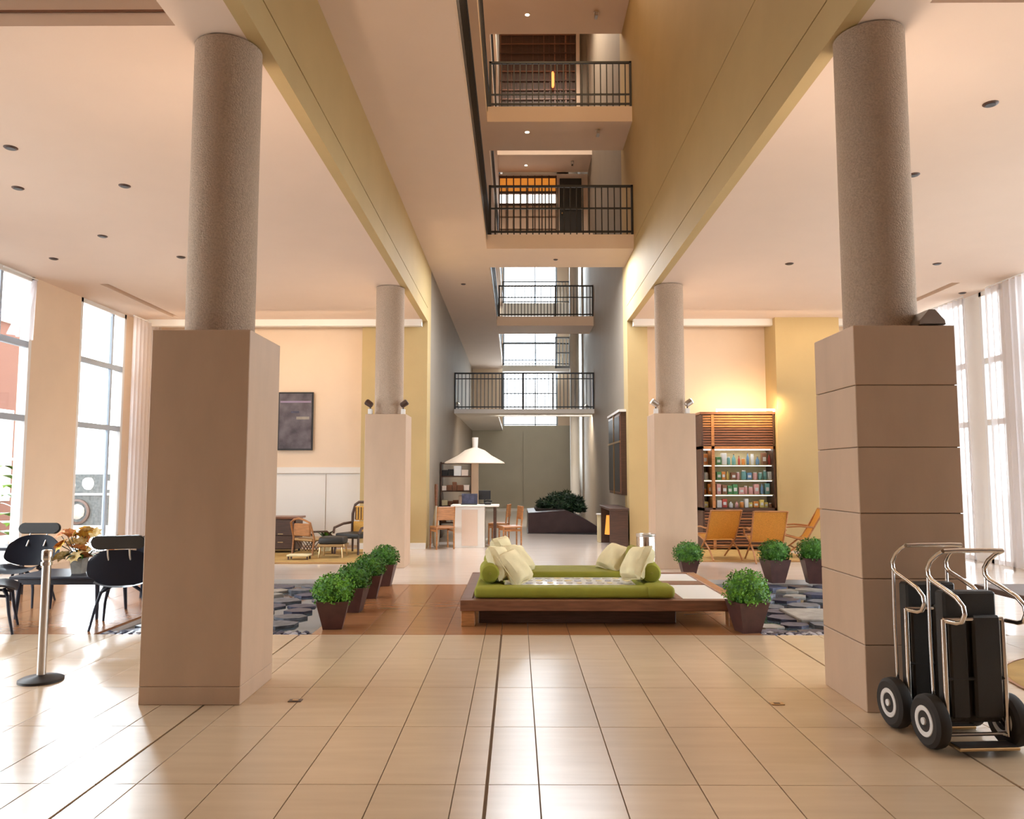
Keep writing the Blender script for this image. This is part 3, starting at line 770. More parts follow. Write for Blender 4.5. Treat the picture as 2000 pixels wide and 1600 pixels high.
# ------------------------------------------------------------------ left seating: shell chairs, table, vase
def shell_chair(x, y, rz, label):
    """faces +Y locally, back towards -Y"""
    t = empty('shell_chair', (x, y, 0), label, 'chair', 'dark shell chairs at the left', rz)
    def back(u, v):
        a = (u - .5) * 1.5; w = .30 * (1 - .18 * (2 * v - 1) ** 4) * (1 - .12 * v)
        xx = w * math.sin(a) / math.sin(.75) ; yy = -.27 + .13 * (1 - math.cos(a)) * 2 - .10 * v
        hgt = .34 * (v - .5) * (1 - .35 * abs(2 * u - 1) ** 3) + .57
        return (xx, yy, hgt)
    MB().sheet(back, 14, 8, Matrix.Diagonal((1.12, 1, 1.08, 1))).solid(.018).build('back_shell', M['chair'], t, True)
    def seat(u, v):
        xx = (u - .5) * .56 * (1 - .1 * (2 * v - 1) ** 2)
        return (xx, -.26 + .52 * v, .41 + .05 * (2 * u - 1) ** 2 + .03 * v - .05 * max(0, v - .8) * 5)
    MB().sheet(seat, 12, 12).solid(.02).build('seat_shell', M['chair'], t, True)
    pad = MB()
    Mp = T(0, -.40, .875) @ RX(D(10))
    def pd(u, v):
        a = 2 * PI * u
        cx = .18 if math.cos(a) > 0 else -.18
        return (cx + .068 * math.cos(a), 0, .068 * math.sin(a))
    outline = [pd(i / 28, 0) for i in range(28)]
    poly = [(p[0] * (1), p[2]) for p in outline]
    pad.prism([(px, pz) for px, pz in poly], -.022, .022, Mp @ RX(PI / 2))
    bmesh.ops.bevel(pad.b, geom=[e for e in pad.b.edges if all(len(f.verts) > 4 or True for f in e.link_faces) and any(len(f.verts) > 4 for f in e.link_faces)], offset=.012, segments=2, affect='EDGES')
    pad.build('headrest', M['blackm'], t, True)
    for s in (-.1, .1):
        MB().tube([(s, -.30, .66), (s, -.36, .74), (s, -.395, .84)], .010, 8).build('strut', M['steel'], t, True)
    for sx in (-1, 1):
        MB().tube([(sx * .12, .16, .42), (sx * .22, .20, .36), (sx * .25, .22, .2), (sx * .27, .26, 0)], .02, 8, .012).build('leg', M['chair'], t, True)
        MB().tube([(sx * .10, -.16, .42), (sx * .19, -.20, .36), (sx * .23, -.24, .2), (sx * .26, -.31, 0)], .02, 8, .012).build('leg', M['chair'], t, True)
        MB().tube([(sx * .19, -.2, .36), (sx * .21, 0, .39), (sx * .21, .19, .36)], .014, 8).build('side_rail', M['chair'], t, True)
    return t
shell_chair(-4.06, 8.15, D(14), 'dark shell chair seen from behind, partly hidden by the near left pillar')
shell_chair(-5.93, 9.35, D(186), 'dark shell chair facing the camera behind the stanchion')
shell_chair(-5.25, 7.75, D(-62), 'dark shell chair cut by the left edge, its seat edge shining')
shell_chair(-4.9, 10.2, D(160), 'dark shell chair farther back on the far side of the flower table')
t = empty('coffee_table', (-4.95, 8.75, 0), 'low dark table carrying the yellow flower arrangement', 'table')
MB().box(-.5, -.36, .42, .5, .36, .455, .008).build('table_top', M['chair'], t)
MB().box(-.44, -.3, .36, .44, .3, .42, .004).build('apron', M['chair'], t)
for sx in (-1, 1):
    for sy in (-1, 1): MB().tube([(sx * .42, sy * .29, .38), (sx * .43, sy * .30, .2), (sx * .44, sy * .31, 0)], .026, 8, .016).build('leg', M['chair'], t, True)
t = empty('side_table', (-7.05, 10.4, 0), 'low dark side table against the left edge beyond the chairs', 'table')
MB().box(-.7, -.3, .56, .7, .3, .60, .006).build('table_top', M['chair'], t)
for sx in (-1, 1):
    for sy in (-1, 1): MB().box(sx * .62 - .02, sy * .25 - .02, 0, sx * .62 + .02, sy * .25 + .02, .56).build('leg', M['chair'], t)
v = empty('flower_arrangement', (-4.86, 8.68, .455), 'square stone vase of drooping yellow orange flowers on the dark table', 'flowers')
b = MB()
q0 = [(-.07, -.07), (.07, -.07), (.07, .07), (-.07, .07)]
A = [b.b.verts.new((x * .75, y * .75, 0)) for x, y in q0]; B_ = [b.b.verts.new((x, y, .17)) for x, y in q0]; C_ = [b.b.verts.new((x * .8, y * .8, .16)) for x, y in q0]
b.b.faces.new(A[::-1]); b.b.faces.new(C_)
for P_, Q_ in ((A, B_), (B_, C_)):
    for i in range(4): b.b.faces.new((P_[i], P_[(i + 1) % 4], Q_[(i + 1) % 4], Q_[i]))
b.build('vase', M['rock'], v)
random.seed(9)
M['petaly'] = mat('yellow_petal', (.75, .48, .06), .6, col2=(.55, .2, .03), scale=30)
M['petalo'] = mat('orange_petal', (.70, .30, .08), .6, col2=(.40, .10, .03), scale=30)
M['petalw'] = mat('cream_petal', (.80, .66, .36), .6, col2=(.6, .4, .1), scale=30)
for k in range(28):
    a = k * 2.4 + random.uniform(-.2, .2); R = .05 + .24 * ((k * .618) % 1); z = .34 + .14 * math.cos(k * 1.7) - R * .25
    cx, cy = R * math.cos(a) * 1.25, R * math.sin(a)
    MB().tube([(0, 0, .12), (cx * .4, cy * .4, .24), (cx, cy, z)], .004, 5).build('stem', M['leafd'], v)
    fb = MB(); n = 7
    tl = Euler((random.uniform(-.9, .9), random.uniform(-.9, .9), random.random() * 3)).to_matrix().to_4x4()
    for p in range(n):
        an = 2 * PI * p / n
        L = random.uniform(.075, .11)
        MM = T(cx, cy, z) @ tl @ RZ(an)
        f = lambda u, v_, L=L: (L * u, (v_ - .5) * .055 * math.sin(PI * min(u + .12, 1)) * 1.2, .02 * math.sin(u * 2.6))
        fb.sheet(f, 5, 3, MM)
    fl = fb.build('blossom', M[('petaly', 'petalo', 'petalw')[k % 3]], v, True)
for k in range(12):
    a = k * .9; R = random.uniform(.14, .26)
    MM = T(0, 0, .18) @ RZ(a)
    f = lambda u, v_, R=R: (R * u, (v_ - .5) * .055 * math.sin(PI * min(u + .05, 1)), .14 * u - .16 * u * u + .0)
    MB().sheet(f, 6, 3, MM).build('leaf', M['leafd' if k % 3 else 'leaf'], v, True)

# ------------------------------------------------------------------ left room: painting, cabinet, armchair, basket table, rug
t = empty('painting', (-4.75, 16.57, 2.06), 'dark abstract painting hanging above the white wainscot', 'painting')
MB().box(-.38, -.03, 0, .38, .0, 1.25, .006).build('frame', M['black'], t)
pm = mat('painting_canvas', (.16, .14, .16), .5, col2=(.05, .04, .05), scale=3.5, noise=.3)
MB().box(-.345, -.036, .035, .345, -.028, 1.215).build('canvas', pm, t)
MB().box(.02, -.039, .66, .30, -.034, .72, .003).build('pale_stroke', M['rock'], t); MB().box(-.10, -.039, .80, .08, -.034, .84, .003).build('pale_stroke', M['rockb'], t)
MB().box(-.33, -.039, 1.02, .33, -.034, 1.06, .003).build('pale_stroke', mat('mauve_paint', (.30, .24, .36), .5), t)

t = empty('rug', (-4.6, 14.9, 0), 'ochre rug under the dark cabinet and the armchair in the left room', 'rug')
MB().box(-2.2, -1.35, 0, 2.0, 1.2, .012, .003).build('pile', M['rug'], t)
MB().box(-2.2, -1.35, .012, 2.0, -1.25, .015).build('border', M['woodl'], t)
t = empty('sideboard', (-4.9, 15.6, .012), 'low dark cabinet standing behind the near left pillar edge', 'cabinet')
MB().box(-.55, -.25, .06, .55, .25, .66, .006).build('body', M['woodd'], t)
MB().box(-.6, -.28, .66, .6, .28, .70, .006).build('top', M['wood'], t)
for x in (-.52, .01):
    d = MB().box(x, -.275, .34, x + .51, -.25, .64, .004).build('door', M['woodd'], t); MB().box(x + .2, -.29, .36, x + .3, -.274, .375).build('handle', M['brass'], d)
    d = MB().box(x, -.275, .08, x + .51, -.25, .33, .004).build('drawer', M['woodd'], t); MB().box(x + .2, -.29, .2, x + .3, -.274, .215).build('handle', M['brass'], d)
for sx in (-.5, .5):
    for sy in (-.2, .2): MB().box(sx - .02, sy - .02, 0, sx + .02, sy + .02, .07).build('leg', M['black'], t)
t = empty('wicker_armchair', (-3.16, 15.3, .012), 'high backed cane armchair beside the far left pillar', 'armchair', None, D(-25))
MB().tube([(-.27, .25, .3), (-.30, .30, .75), (-.26, .33, .93), (-.18, .34, .98), (.18, .34, .98), (.26, .33, .93), (.30, .30, .75), (.27, .25, .3)], .028, 8).build('back_frame', M['woodd'], t, True)
MB().box(-.24, .27, .62, .24, .32, .90, .02).build('back_panel', M['wicker'], t)
MB().box(-.25, .24, .36, .25, .30, .60, .02).build('back_panel', M['wicker'], t)
for k in range(7): MB().box(-.21 + k * .067, .255, .64, -.20 + k * .067, .275, .88).build('cane_strip', M['woodd'], t)
MB().box(-.28, -.28, .30, .28, .28, .40, .03, seg=2).build('seat', M['blackm'], t)
for sx in (-1, 1):
    MB().tube([(sx * .30, .30, .58), (sx * .34, .05, .56), (sx * .32, -.25, .50), (sx * .30, -.30, .40)], .025, 8).build('arm', M['woodd'], t, True)
    for sy in (-.26, .26): MB().tube([(sx * .26, sy, .32), (sx * .28, sy * 1.1, 0)], .022, 8).build('leg', M['woodd'], t, True)
t = empty('ottoman', (-3.43, 14.6, .012), 'black footstool with gold rim left of the cane armchair', 'footstool')
MB().box(-.24, -.2, .24, .24, .2, .38, .05, seg=3).build('cushion', M['blackm'], t, True); MB().box(-.25, -.21, .20, .25, .21, .25, .01).build('rim', M['brass'], t)
for sx in (-1, 1):
    for sy in (-1, 1): MB().tube([(sx * .2, sy * .16, .21), (sx * .22, sy * .18, 0)], .016).build('leg', M['brass'], t)
t = empty('rattan_chair', (-3.97, 15.1, .012), 'low rattan chair with open frame between cabinet and footstool', 'chair', None, D(150))
for sx in (-1, 1):
    MB().tube([(sx * .26, .24, .0), (sx * .27, .20, .32), (sx * .25, .30, .62), (sx * .12, .34, .68), (0, .35, .70)], .02, 8).build('frame', M['woodl'], t, True)
    MB().tube([(sx * .27, .22, .45), (sx * .30, -.1, .44), (sx * .27, -.28, .34), (sx * .26, -.30, 0)], .018, 8).build('arm', M['woodd'], t, True)
MB().box(-.25, -.28, .26, .25, .22, .32, .02).build('seat', M['brass'], t)
MB().box(-.22, .22, .36, .22, .27, .60, .02, M=None).build('backrest', M['woodl'], t)
for k in range(6): MB().tube([(-.2 + k * .08, -.2, .26), (-.2 + k * .08 + .03, .0, .06), (-.2 + k * .08, .2, .26)], .008, 5).build('stay', M['woodd'], t)
t = empty('potted_palm', (-3.85, 15.75, .012), 'small leafy plant in a pale pot between the two left room chairs', 'potted plant')
MB().lathe([(.09, 0), (.13, .22), (.11, .22), (.10, .18)], 20).build('pot', M['creamp'], t, True)
for k in range(14):
    a = k * 2.4; R = random.uniform(.16, .3); hh = random.uniform(.25, .5)
    MB().sheet(lambda u, v, R=R, hh=hh: (R * u, (v - .5) * .06 * math.sin(PI * min(u + .1, 1)), .18 + hh * u * (1.3 - .8 * u)), 6, 2, RZ(a)).build('leaf', M['leafd' if k % 2 else 'leaf'], t, True)
t = empty('tray', (-3.95, 14.2, .012), 'low pale magazine tray on the ochre rug', 'tray')
MB().box(-.2, -.12, .06, .2, .12, .09, .006).build('top', M['creamp'], t)
for sx in (-1, 1):
    for sy in (-1, 1): MB().box(sx * .17 - .012, sy * .09 - .012, 0, sx * .17 + .012, sy * .09 + .012, .06).build('leg', M['woodd'], t)

# ------------------------------------------------------------------ middle: desk, chairs, parasol lamp, shelving, plinth with plant
t = empty('counter_desk', (-1.0, 16.75, 0), 'white waist high counter desk under the pale parasol', 'desk')
MB().box(-.32, -.2, 0, .32, .25, .86, .006).build('body', M['white'], t)
MB().box(-.17, -.206, .04, .17, -.2, .80, .002).build('front_panel', M['ceil'], t)
MB().box(-.40, -.26, .86, .62, .32, .90, .006).build('top', M['white'], t)
MB().box(.5, -.15, 0, .56, .2, .86).build('end_panel', M['woodd'], t)
def desk_item(kind, loc, label, f):
    o = empty(kind, loc, label, kind.replace('_', ' ')); f(o); return o
def lap(o):
    MB().box(-.17, -.11, 0, .17, .11, .02, .004).build('keyboard_base', M['black'], o)
    MB().box(-.17, .10, .01, .17, .12, .23, .004, M=None).build('screen', M['rockb'], o)
desk_item('laptop', (-1.02, 16.72, .90), 'dark open laptop on the white counter desk', lap)
def ph(o):
    MB().box(-.07, -.09, 0, .07, .09, .05, .01).build('base', M['black'], o); MB().tube([(-.09, 0, .07), (0, 0, .085), (.09, 0, .07)], .018, 8).build('handset', M['black'], o, True)
desk_item('telephone', (-.62, 16.7, .90), 'black telephone at the right end of the counter desk', ph)
def mn(o):
    MB().box(-.1, -.07, 0, .1, .07, .012).build('foot', M['black'], o); MB().box(-.015, -.01, .01, .015, .01, .12).build('neck', M['black'], o); MB().box(-.13, -.015, .10, .13, .015, .30, .006).build('panel', M['black'], o)
desk_item('monitor', (-.70, 16.95, .90), 'small black monitor behind the telephone on the counter', mn)
def wood_chair(x, y, rz, label):
    t = empty('wooden_chair', (x, y, 0), label, 'chair', 'wooden chairs by the counter desk', rz)
    MB().box(-.21, -.21, .43, .21, .21, .47, .01).build('seat', M['woodl'], t)
    for sx in (-1, 1):
        MB().tube([(sx * .19, .19, 0), (sx * .185, .19, .45), (sx * .185, .23, .88)], .018, 8).build('rear_leg', M['woodl'], t, True)
        MB().tube([(sx * .19, -.19, .44), (sx * .195, -.195, 0)], .018, 8).build('front_leg', M['woodl'], t, True)
        MB().box(sx * .19 - .01, -.19, .36, sx * .19 + .01, .19, .40).build('side_rail', M['woodl'], t)
    MB().box(-.185, .205, .60, .185, .235, .88, .01).build('backrest', M['woodl'], t)
    MB().box(-.19, -.2, .38, .19, -.18, .43).build('front_rail', M['woodl'], t)
    return t
wood_chair(-1.56, 16.35, D(205), 'orange wooden chair on the left side of the counter desk')
wood_chair(-.14, 16.5, D(-75), 'wooden chair drawn up right of the counter desk, nearer one')
wood_chair(-.40, 17.5, D(-100), 'wooden chair right of the counter desk, standing behind the other')
t = empty('parasol', (-.97, 18.0, 0), 'pale flat parasol on a thick pole behind the counter desk', 'parasol')
MB().box(-.08, -.08, 0, .08, .08, 1.85, .005).build('pole', M['cream'], t); MB().lathe([(.06, 2.1), (.075, 2.4)], 16).build('finial', M['white'], t, True)
MB().box(-.3, -.3, 0, .3, .3, .06, .01).build('base', M['greywall'], t)
MB().lathe([(.74, 1.80), (.72, 1.83), (.42, 1.98), (.25, 2.10), (.08, 2.16), (.02, 2.17)], 8, RZ(D(22))).build('canopy', M['shade'], t, True)
for k in range(8):
    a = k * PI / 4 + D(22); MB().tube([(.06 * math.cos(a), .06 * math.sin(a), 2.05), (.72 * math.cos(a), .72 * math.sin(a), 1.80)], .008, 5).build('rib', M['woodl'], t)
sh = empty('shelving', (-1.50, 19.3, 0), 'open shelves with papers and boxes on the left behind the desk', 'shelf')
for x in (-.38, .36): MB().box(x, -.2, 0, x + .03, .2, 1.85).build('upright', M['woodd'], sh)
for z in (.35, .75, 1.12, 1.48, 1.80): MB().box(-.36, -.2, z, .37, .2, z + .03).build('shelf_board', M['woodd'], sh)
random.seed(31)
names_ = ['lowest', 'second', 'third', 'fourth']
for r_, z in enumerate((.38, .78, 1.15, 1.51)):
    x = -.34; k = 0
    while x < .27:
        w_ = min(random.uniform(.10, .18), .33 - x); h_ = random.uniform(.10, .24)
        cn, cm = random.choice([('white', 'white'), ('pinkish', 'ceil'), ('dark', 'black'), ('brown', 'wood'), ('cream', 'creamp')])
        k += 1
        t = empty('storage_box', (-1.50 + x + w_ / 2, 19.25, z), '%s box, number %s from the left on the %s shelf behind the desk' % (cn, ('one', 'two', 'three', 'four', 'five', 'six', 'seven')[k - 1], names_[r_]), 'box', 'boxes on the shelves behind the desk')
        MB().box(-w_ / 2, -.14, 0, w_ / 2, .12, h_, .004).build('box_body', M[cm], t); MB().box(-w_ / 2 - .003, -.143, h_ * .78, w_ / 2 + .003, .12, h_ + .006, .003).build('lid', M[cm], t)
        x += w_ + .012
t = empty('paddle', (-1.72, 16.6, 0), 'tall narrow red and grey paddle leaning by the left grey wall', 'paddle')
MB().lathe([(.0, 0), (.06, .04), (.085, .30), (.06, .62), (.025, .85), (.022, .9)], 16, None).build('blade', M['greywall'], t, True)
MB().lathe([(.024, .88), (.03, 1.0), (.036, 1.28), (.03, 1.34)], 14).build('grip', M['wood'], t, True)
t = empty('planter', (1.26, 20.0, 0), 'long dark plum planter plinth on the far floor below the bridges', 'planter')
b = MB(); b.prism([(-.98, .5), (-.98, 2.5), (.9, 2.5), (.95, .1)], 0, .02); b.build('foot', M['black'], t)
M['plum'] = mat('plum_stone', (.055, .032, .035), .35, noise=.3, scale=4)
b = MB()
prof_ = [(-.96, 0), (-.96, .54), (.02, .60), (.45, .42), (1.02, .08), (1.02, 0)]
b.prism([(x, z) for x, z in prof_], -3.2, -.5, RX(PI / 2)); b.build('body', M['plum'], t)
MB().box(-.75, 1.2, .53, -.0, 2.9, .61).build('soil_bed', M['soil'], t)
t = empty('bonsai_plant', (1.22, 21.7, .58), 'dark green spreading plant growing on the plum planter', 'plant')
random.seed(13)
for cx, cy, cz, rr in ((-.45, 0, .12, .22), (-.15, .1, .26, .24), (.15, -.05, .30, .26), (.42, .1, .20, .22), (0, -.2, .08, .3), (.5, -.1, .02, .2), (.1, 0, .0, .26)):
    MB().ball((cx, cy, cz), rr * .8, 2, (1, 1, .75), .12).build('inner_foliage', M['leafd'], t, True)
    MB().tube([(0, 0, 0), (cx * .6, cy * .6, cz * .5), (cx, cy, cz)], .03, 6, .012).build('branch', M['woodd'], t)
    b = MB()
    for i in range(420):
        u = random.uniform(-.6, 1); a = random.uniform(0, 2 * PI); s_ = math.sqrt(1 - u * u); n = Vector((s_ * math.cos(a), s_ * math.sin(a), u * .8))
        p = Vector((cx, cy, cz)) + n * rr * random.uniform(.6, 1.05); d = (n + Vector((random.uniform(-1, 1), random.uniform(-1, 1), random.uniform(-.5, .5)))).normalized() * .05; w_ = n.cross(d).normalized() * .022
        b.b.faces.new([b.b.verts.new(q) for q in (p - w_, p + d, p + d * 1.9, p + w_)])
    b.build('foliage', M['leafd'], t, kind='stuff')
# cabinet on the right grey wall with console below
t = empty('wall_cabinet', (XR - .001, 17.6, 1.11), 'dark wooden wall cabinet with brass glazing bars on the right grey wall', 'cabinet')
MB().box(-.12, -1.0, 0, 0, 1.1, 1.78, .004).build('body', M['woodd'], t)
for y in (-.97, .1):
    d = MB().box(-.135, y, .03, -.12, y + .96, 1.74).build('door', M['wood'], t)
    MB().box(-.142, y + .05, .06, -.134, y + .91, 1.70).build('pane', M['black'], d)
MB().box(-.155, -1.0, 1.12, -.13, 1.1, 1.16).build('glazing_bar', M['brass'], t); MB().box(-.155, .03, 0, -.13, .08, 1.78).build('glazing_bar', M['brass'], t)
MB().box(-.16, -1.02, 1.78, 0, 1.12, 1.83).build('cornice', M['white'], t)
t = empty('console_table', (XR - .25, 17.0, 0), 'narrow dark console against the right grey wall', 'table')
MB().box(-.2, -.9, .80, .22, .9, .85, .005).build('top', M['woodd'], t)
for sy in (-.85, .80): MB().box(-.18, sy, 0, .20, sy + .05, .80).build('side_panel', M['woodd'], t)
MB().box(.12, -.8, .1, .2, .8, .8).build('back_panel', M['black'], t)
t = empty('standing_lamp', (XR - .3, 16.75, .15), 'orange glowing lamp shade under the dark console top', 'lamp')
MB().lathe([(.12, -.15), (.12, -.12), (.02, -.10), (.02, .12)], 18).build('base', M['brass'], t, True)
MB().lathe([(.17, .12), (.13, .52)], 20).build('lamp_shade', M['orange'], t, True)
t = empty('pedestal', (XR - .42, 17.95, 0), 'small pale pedestal at the far end of the console', 'pedestal')
MB().box(-.08, -.1, 0, .08, .1, .62, .01).build('column', M['creamp'], t); MB().box(-.1, -.12, .62, .1, .12, .65, .006).build('top', M['white'], t)

# ------------------------------------------------------------------ right room: lit display cabinet with goods
cb = empty('display_cabinet', (4.59, 16.25, 0), 'brown louvred display cabinet with lit glass shelves in the right room', 'cabinet')
CX0, CX1 = -.77, .75
MB().box(CX0, -.2, 0, CX0 + .04, .33, 2.82).build('side_panel', M['woodd'], cb); MB().box(CX1 - .04, -.2, 0, CX1, .33, 2.82).build('side_panel', M['woodd'], cb)
MB().box(-.56, -.2, 0, -.50, .33, 2.82).build('divider', M['woodl'], cb)
MB().box(CX0, .30, 0, CX1, .34, 2.82).build('back_panel', M['creamp'], cb)
MB().box(CX0 - .02, -.22, 2.79, CX1 + .02, .34, 2.84).build('top', M['wood'], cb)
MB().box(CX0, -.2, .80, CX1, .33, .86).build('counter_board', M['woodd'], cb); MB().box(CX0, -.2, 2.07, CX1, .33, 2.13).build('header_board', M['woodl'], cb)
for xa, xb in ((CX0 + .04, -.56), (-.50, CX1 - .04)):
    for k in range(12): MB().box(xa, -.19, 2.15 + k * .053, xb, -.15, 2.185 + k * .053, M=None).build('louvre_slat', M['woodl' if k > 6 else 'wood'], cb)
    for k in range(12): MB().box(xa, -.19, .08 + k * .06, xb, -.15, .115 + k * .06).build('louvre_slat', M['wood' if k % 3 else 'woodl'], cb)
    MB().box(xa, -.14, .05, xb, -.10, .80).build('backing', M['woodd'], cb); MB().box(xa, -.14, 2.13, xb, -.10, 2.79).build('backing', M['woodd'], cb)
    MB().box(xa, -.195, .86, xb, -.19, 2.07).build('glass_pane', M['glass'], cb)
for z in (1.12, 1.42, 1.73): MB().box(CX0 + .04, -.15, z, CX1 - .04, .30, z + .015).build('shelf_board', M['glass' if 0 else 'creamp'], cb)
MB().box(CX0 + .06, -.1, 2.05, CX1 - .06, .1, 2.068).build('light_panel', M['cabglow'], cb)
for z in (1.105, 1.405, 1.715): MB().box(CX0 + .06, -.13, z, CX1 - .06, -.11, z + .012).build('light_strip', M['cabglow'], cb)
MB().box(-.45, -.24, 2.86, CX1, -.20, 2.90).box(-.45, -.24, 2.84, -.43, -.2, 2.87).box(.73, -.24, 2.84, .75, -.2, 2.87).build('strip_lamp', M['strip'], cb)
area('strip_light', (4.75, 15.7, 3.02), 1.2, 40, (1, .72, .40), (math.radians(50), 0, 0), .05)
random.seed(41)
GC = {'white': (.85, .85, .85), 'orange': (.75, .28, .06), 'red': (.55, .08, .06), 'pink': (.75, .40, .40), 'green': (.10, .30, .12), 'blue': (.15, .30, .50), 'yellow': (.80, .65, .20), 'brown': (.28, .13, .07), 'teal': (.20, .45, .45)}
GM = {k: mat(k + '_goods', v, .35) for k, v in GC.items()}
ordn = ['first', 'second', 'third', 'fourth', 'fifth', 'sixth', 'seventh', 'eighth', 'ninth', 'tenth', 'eleventh', 'twelfth', 'thirteenth', 'fourteenth']
for r_, (z, hm, nm) in enumerate(((.86, .20, 'bottom'), (1.135, .24, 'lower middle'), (1.435, .25, 'upper middle'), (1.745, .28, 'top'))):
    x = -.70; k = 0
    while x < .66:
        if -.60 < x < -.44: x = -.43
        w_ = random.uniform(.07, .12); h_ = random.uniform(.5, .95) * hm; kind = random.choice(['jar', 'box', 'bottle', 'box'])
        cn = random.choice(list(GC)); m_ = GM[cn]
        t = empty('shop_' + kind, (4.59 + x + w_ / 2, 16.25 + random.uniform(-.02, .04), z), '%s %s, %s from the left on the %s shelf of the display cabinet' % (cn, kind, ordn[k], nm), kind, 'goods in the display cabinet')
        if kind == 'jar':
            MB().lathe([(w_ * .42, 0), (w_ * .46, .01), (w_ * .46, h_ * .7), (w_ * .34, h_ * .8)], 14).build('body', m_, t, True); MB().lathe([(w_ * .36, h_ * .8), (w_ * .36, h_ * .9)], 14).build('lid', GM['white'], t, True)
        elif kind == 'bottle':
            MB().lathe([(w_ * .3, 0), (w_ * .34, .01), (w_ * .34, h_ * .6), (w_ * .12, h_ * .78), (w_ * .12, h_ * .95)], 14).build('body', m_, t, True); MB().lathe([(w_ * .14, h_ * .93), (w_ * .14, h_)], 12).build('cap', GM['brown'], t, True)
        else:
            MB().box(-w_ * .48, -.05, 0, w_ * .48, .05, h_, .004).build('body', m_, t); MB().box(-w_ * .3, -.053, h_ * .3, w_ * .3, -.049, h_ * .65).build('label', GM['white'], t)
        x += w_ + .012; k += 1

t = empty('rug', (4.3, 14.9, 0), 'ochre rug under the three sling chairs in the right room', 'rug')
MB().box(-1.2, -1.0, 0, 1.1, 1.2, .012, .003).build('pile', M['rug'], t); MB().box(-1.2, -1.0, .012, 1.1, -.92, .015).build('border', M['woodl'], t)
def sling_chair(x, y, rz, label, z=.012):
    t = empty('sling_chair', (x, y, z), label, 'chair', 'ochre sling chairs in the right room', rz)
    def bk(u, v): return ((u - .5) * .56 * (1 + .06 * v), .12 + .30 * v + .03 * math.sin(PI * v), .36 + .52 * v)
    MB().sheet(bk, 6, 8).solid(.02).build('backrest', M['wicker'], t, True)
    MB().sheet(lambda u, v: ((u - .5) * .54, -.32 + .46 * v, .42 - .08 * v - .02 * math.sin(PI * v)), 6, 6).solid(.02).build('seat', M['wicker'], t, True)
    for s in (-1, 1):
        MB().tube([(s * .29, .44, .89), (s * .28, .14, .37), (s * .28, -.10, .18), (s * .28, -.36, .0)], .016, 8).build('cross_leg', M['woodl'], t, True)
        MB().tube([(s * .27, -.34, .43), (s * .27, .0, .34), (s * .27, .28, .18), (s * .27, .46, .0)], .016, 8).build('cross_leg', M['woodl'], t, True)
        MB().tube([(s * .30, .24, .56), (s * .32, .0, .58), (s * .31, -.28, .56), (s * .29, -.32, .43)], .016, 8).build('arm', M['woodl'], t, True)
    for y_, z_ in ((-.34, .43), (.44, .89), (-.1, .18)): MB().tube([(-.28, y_, z_), (.28, y_, z_)], .013, 8).build('cross_bar', M['woodl'], t)
    return t
sling_chair(3.70, 14.45, D(188), 'ochre sling chair farther back on the left, partly behind the far right pillar')
sling_chair(4.42, 13.95, D(176), 'ochre sling chair seen squarely from behind before the display cabinet', 0.016)
sling_chair(5.28, 14.75, D(-100) , 'ochre sling chair in profile before the olive pier')
t = empty('flower_stand', (4.72, 14.75, .012), 'small round table with a bunch of pale flowers among the sling chairs', 'table')
MB().lathe([(.17, .34), (.18, .35), (.18, .37), (.17, .38)], 24).build('table_top', M['woodd'], t, True); MB().lathe([(.12, 0), (.12, .02), (.02, .04), (.02, .34)], 16).build('pedestal', M['black'], t, True)
t = empty('flower_bunch', (4.72, 14.75, .392), 'bunch of pale pink and orange flowers in a white vase', 'flowers')
MB().lathe([(.04, 0), (.06, .06), (.035, .13), (.045, .15)], 16).build('vase', M['white'], t, True)
for k in range(9):
    a = k * 2.4; R = .05 + .02 * (k % 4); MB().tube([(0, 0, .1), (R * math.cos(a), R * math.sin(a), .24)], .004, 5).build('stem', M['leafd'], t)
    MB().ball((R * math.cos(a), R * math.sin(a), .25), .032, 1, (1, 1, .7), .2).build('blossom', M[('petalw', 'petalo')[k % 2]], t)
t = empty('notice_stand', (5.98, 15.4, 0), 'white notice board on a thin black stand beside the olive pier', 'sign stand')
MB().tube([(0, 0, 0.02), (0, 0, 1.55)], .012, 8).build('pole', M['black'], t); MB().lathe([(.15, 0), (.15, .02)], 24).build('base', M['black'], t); MB().box(-.02, -.03, .80, .34, -.01, 1.58, .004).build('board', M['white'], t); MB().box(-.01, -.02, .42, .16, .01, .45).build('tray', M['black'], t)

# ------------------------------------------------------------------ right edge: dark side table, sand rug
t = empty('wooden_bench', (4.85, 7.2, 0), 'dark wooden table with pale cushion at the right edge of the picture', 'table')
MB().box(-.42, -.35, .44, .6, .45, .49, .006).build('table_top', M['woodd'], t)
for sx in (-.38, .55):
    for sy in (-.31, .40): MB().box(sx - .035, sy - .035, 0, sx + .035, sy + .035, .44).build('leg', M['woodd'], t)
MB().box(-.38, -.30, .34, .55, -.27, .44).build('apron', M['woodd'], t); MB().box(-.38, -.3, .12, .55, -.26, .17).build('stretcher', M['woodd'], t)
t = empty('round_rug', (4.80, 5.68, 0), 'round sand coloured rug at the right edge behind the hand trucks', 'rug')
MB().lathe([(1.12, 0), (1.13, .008), (1.11, .014)], 48).build('pile', M['rug'], t, True); MB().lathe([(1.13, 0), (1.15, .008), (1.13, .012)], 48, cap=False).build('edge', M['woodl'], t, True)

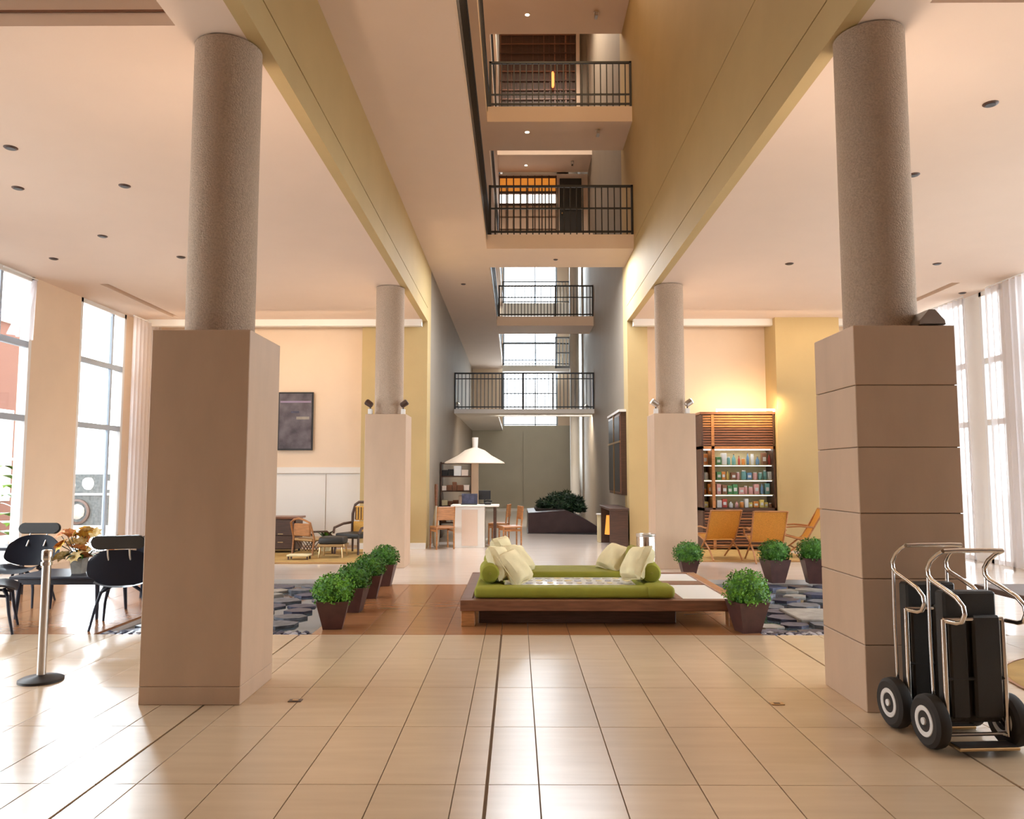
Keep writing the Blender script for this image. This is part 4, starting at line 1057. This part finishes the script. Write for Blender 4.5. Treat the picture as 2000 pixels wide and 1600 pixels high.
# ------------------------------------------------------------------ outside the left windows
sbox('ground', -60, -20, -.4, WL - .2, 60, -.05, M['ground']); sbox('ground', WR + .2, -20, -.4, 60, 60, -.05, M['ground'])
t = empty('pink_building', (-13.5, 17.6, -.05), 'salmon pink building wall outside the left edge window', 'building')
MB().box(-.3, -7, 0, 0, 3.6, 5.6).build('wall', M['pinkwall'], t); MB().box(-.4, -7, 5.6, .1, 3.7, 5.75).build('coping', M['white'], t)
MB().box(0, .6, .9, .03, 3.0, 3.3).build('window_frame', M['framew'], t)
t = empty('lime_plant', (-10.9, 16.75, -.05), 'lime green leafy plant outside the left edge window', 'plant')
MB().tube([(0, 0, 0), (.05, .1, .8), (0, .15, 1.7)], .05, 8, .03).build('stem', M['woodl'], t, True)
random.seed(17)
for k in range(26):
    a = k * 2.4; z = .3 + (k % 9) * .2; R = random.uniform(.35, .6)
    MB().sheet(lambda u, v, R=R, z=z: (R * u, (v - .5) * .30 * math.sin(PI * min(u + .08, 1)), z + .35 * u - .35 * u * u), 7, 3, RZ(a)).build('leaf', M['lime'], t, True)
t = empty('carved_stone_wall', (-13.0, 24.5, -.05), 'mottled stone garden wall with pale round carvings outside the second left window', 'stone wall')
MB().box(-3, 0, 0, 3.5, .4, 1.6).build('wall', M['mosaic'], t)
for z, k in ((1.30, 0),): MB().box(-3, -.06, .94, 3.5, 0, 1.0).build('ledge', M['white'], t)
for x, z, rr in ((-.85, .42, .40), (1.2, .42, .38)):
    MB().lathe([(rr, -.03), (rr, .03), (rr - .07, .04), (rr - .08, -.03)], 28, T(x, -.03, z) @ RX(PI / 2), cap=False).build('carved_ring', M['woodd'], t, True)
    MB().ball((x, -.02, z), rr * .62, 2, (1, .12, 1)).build('carved_disc', M['rock'], t, True)
for x, z, rr in ((-1.8, 1.25, .2), (-1.1, 1.22, .15), (-.55, 1.3, .2), (.1, 1.25, .15), (1.3, 1.3, .2)): MB().ball((x, 0, z), rr, 2, (1, .2, 1), .1).build('pale_boulder', M['white'], t, True)
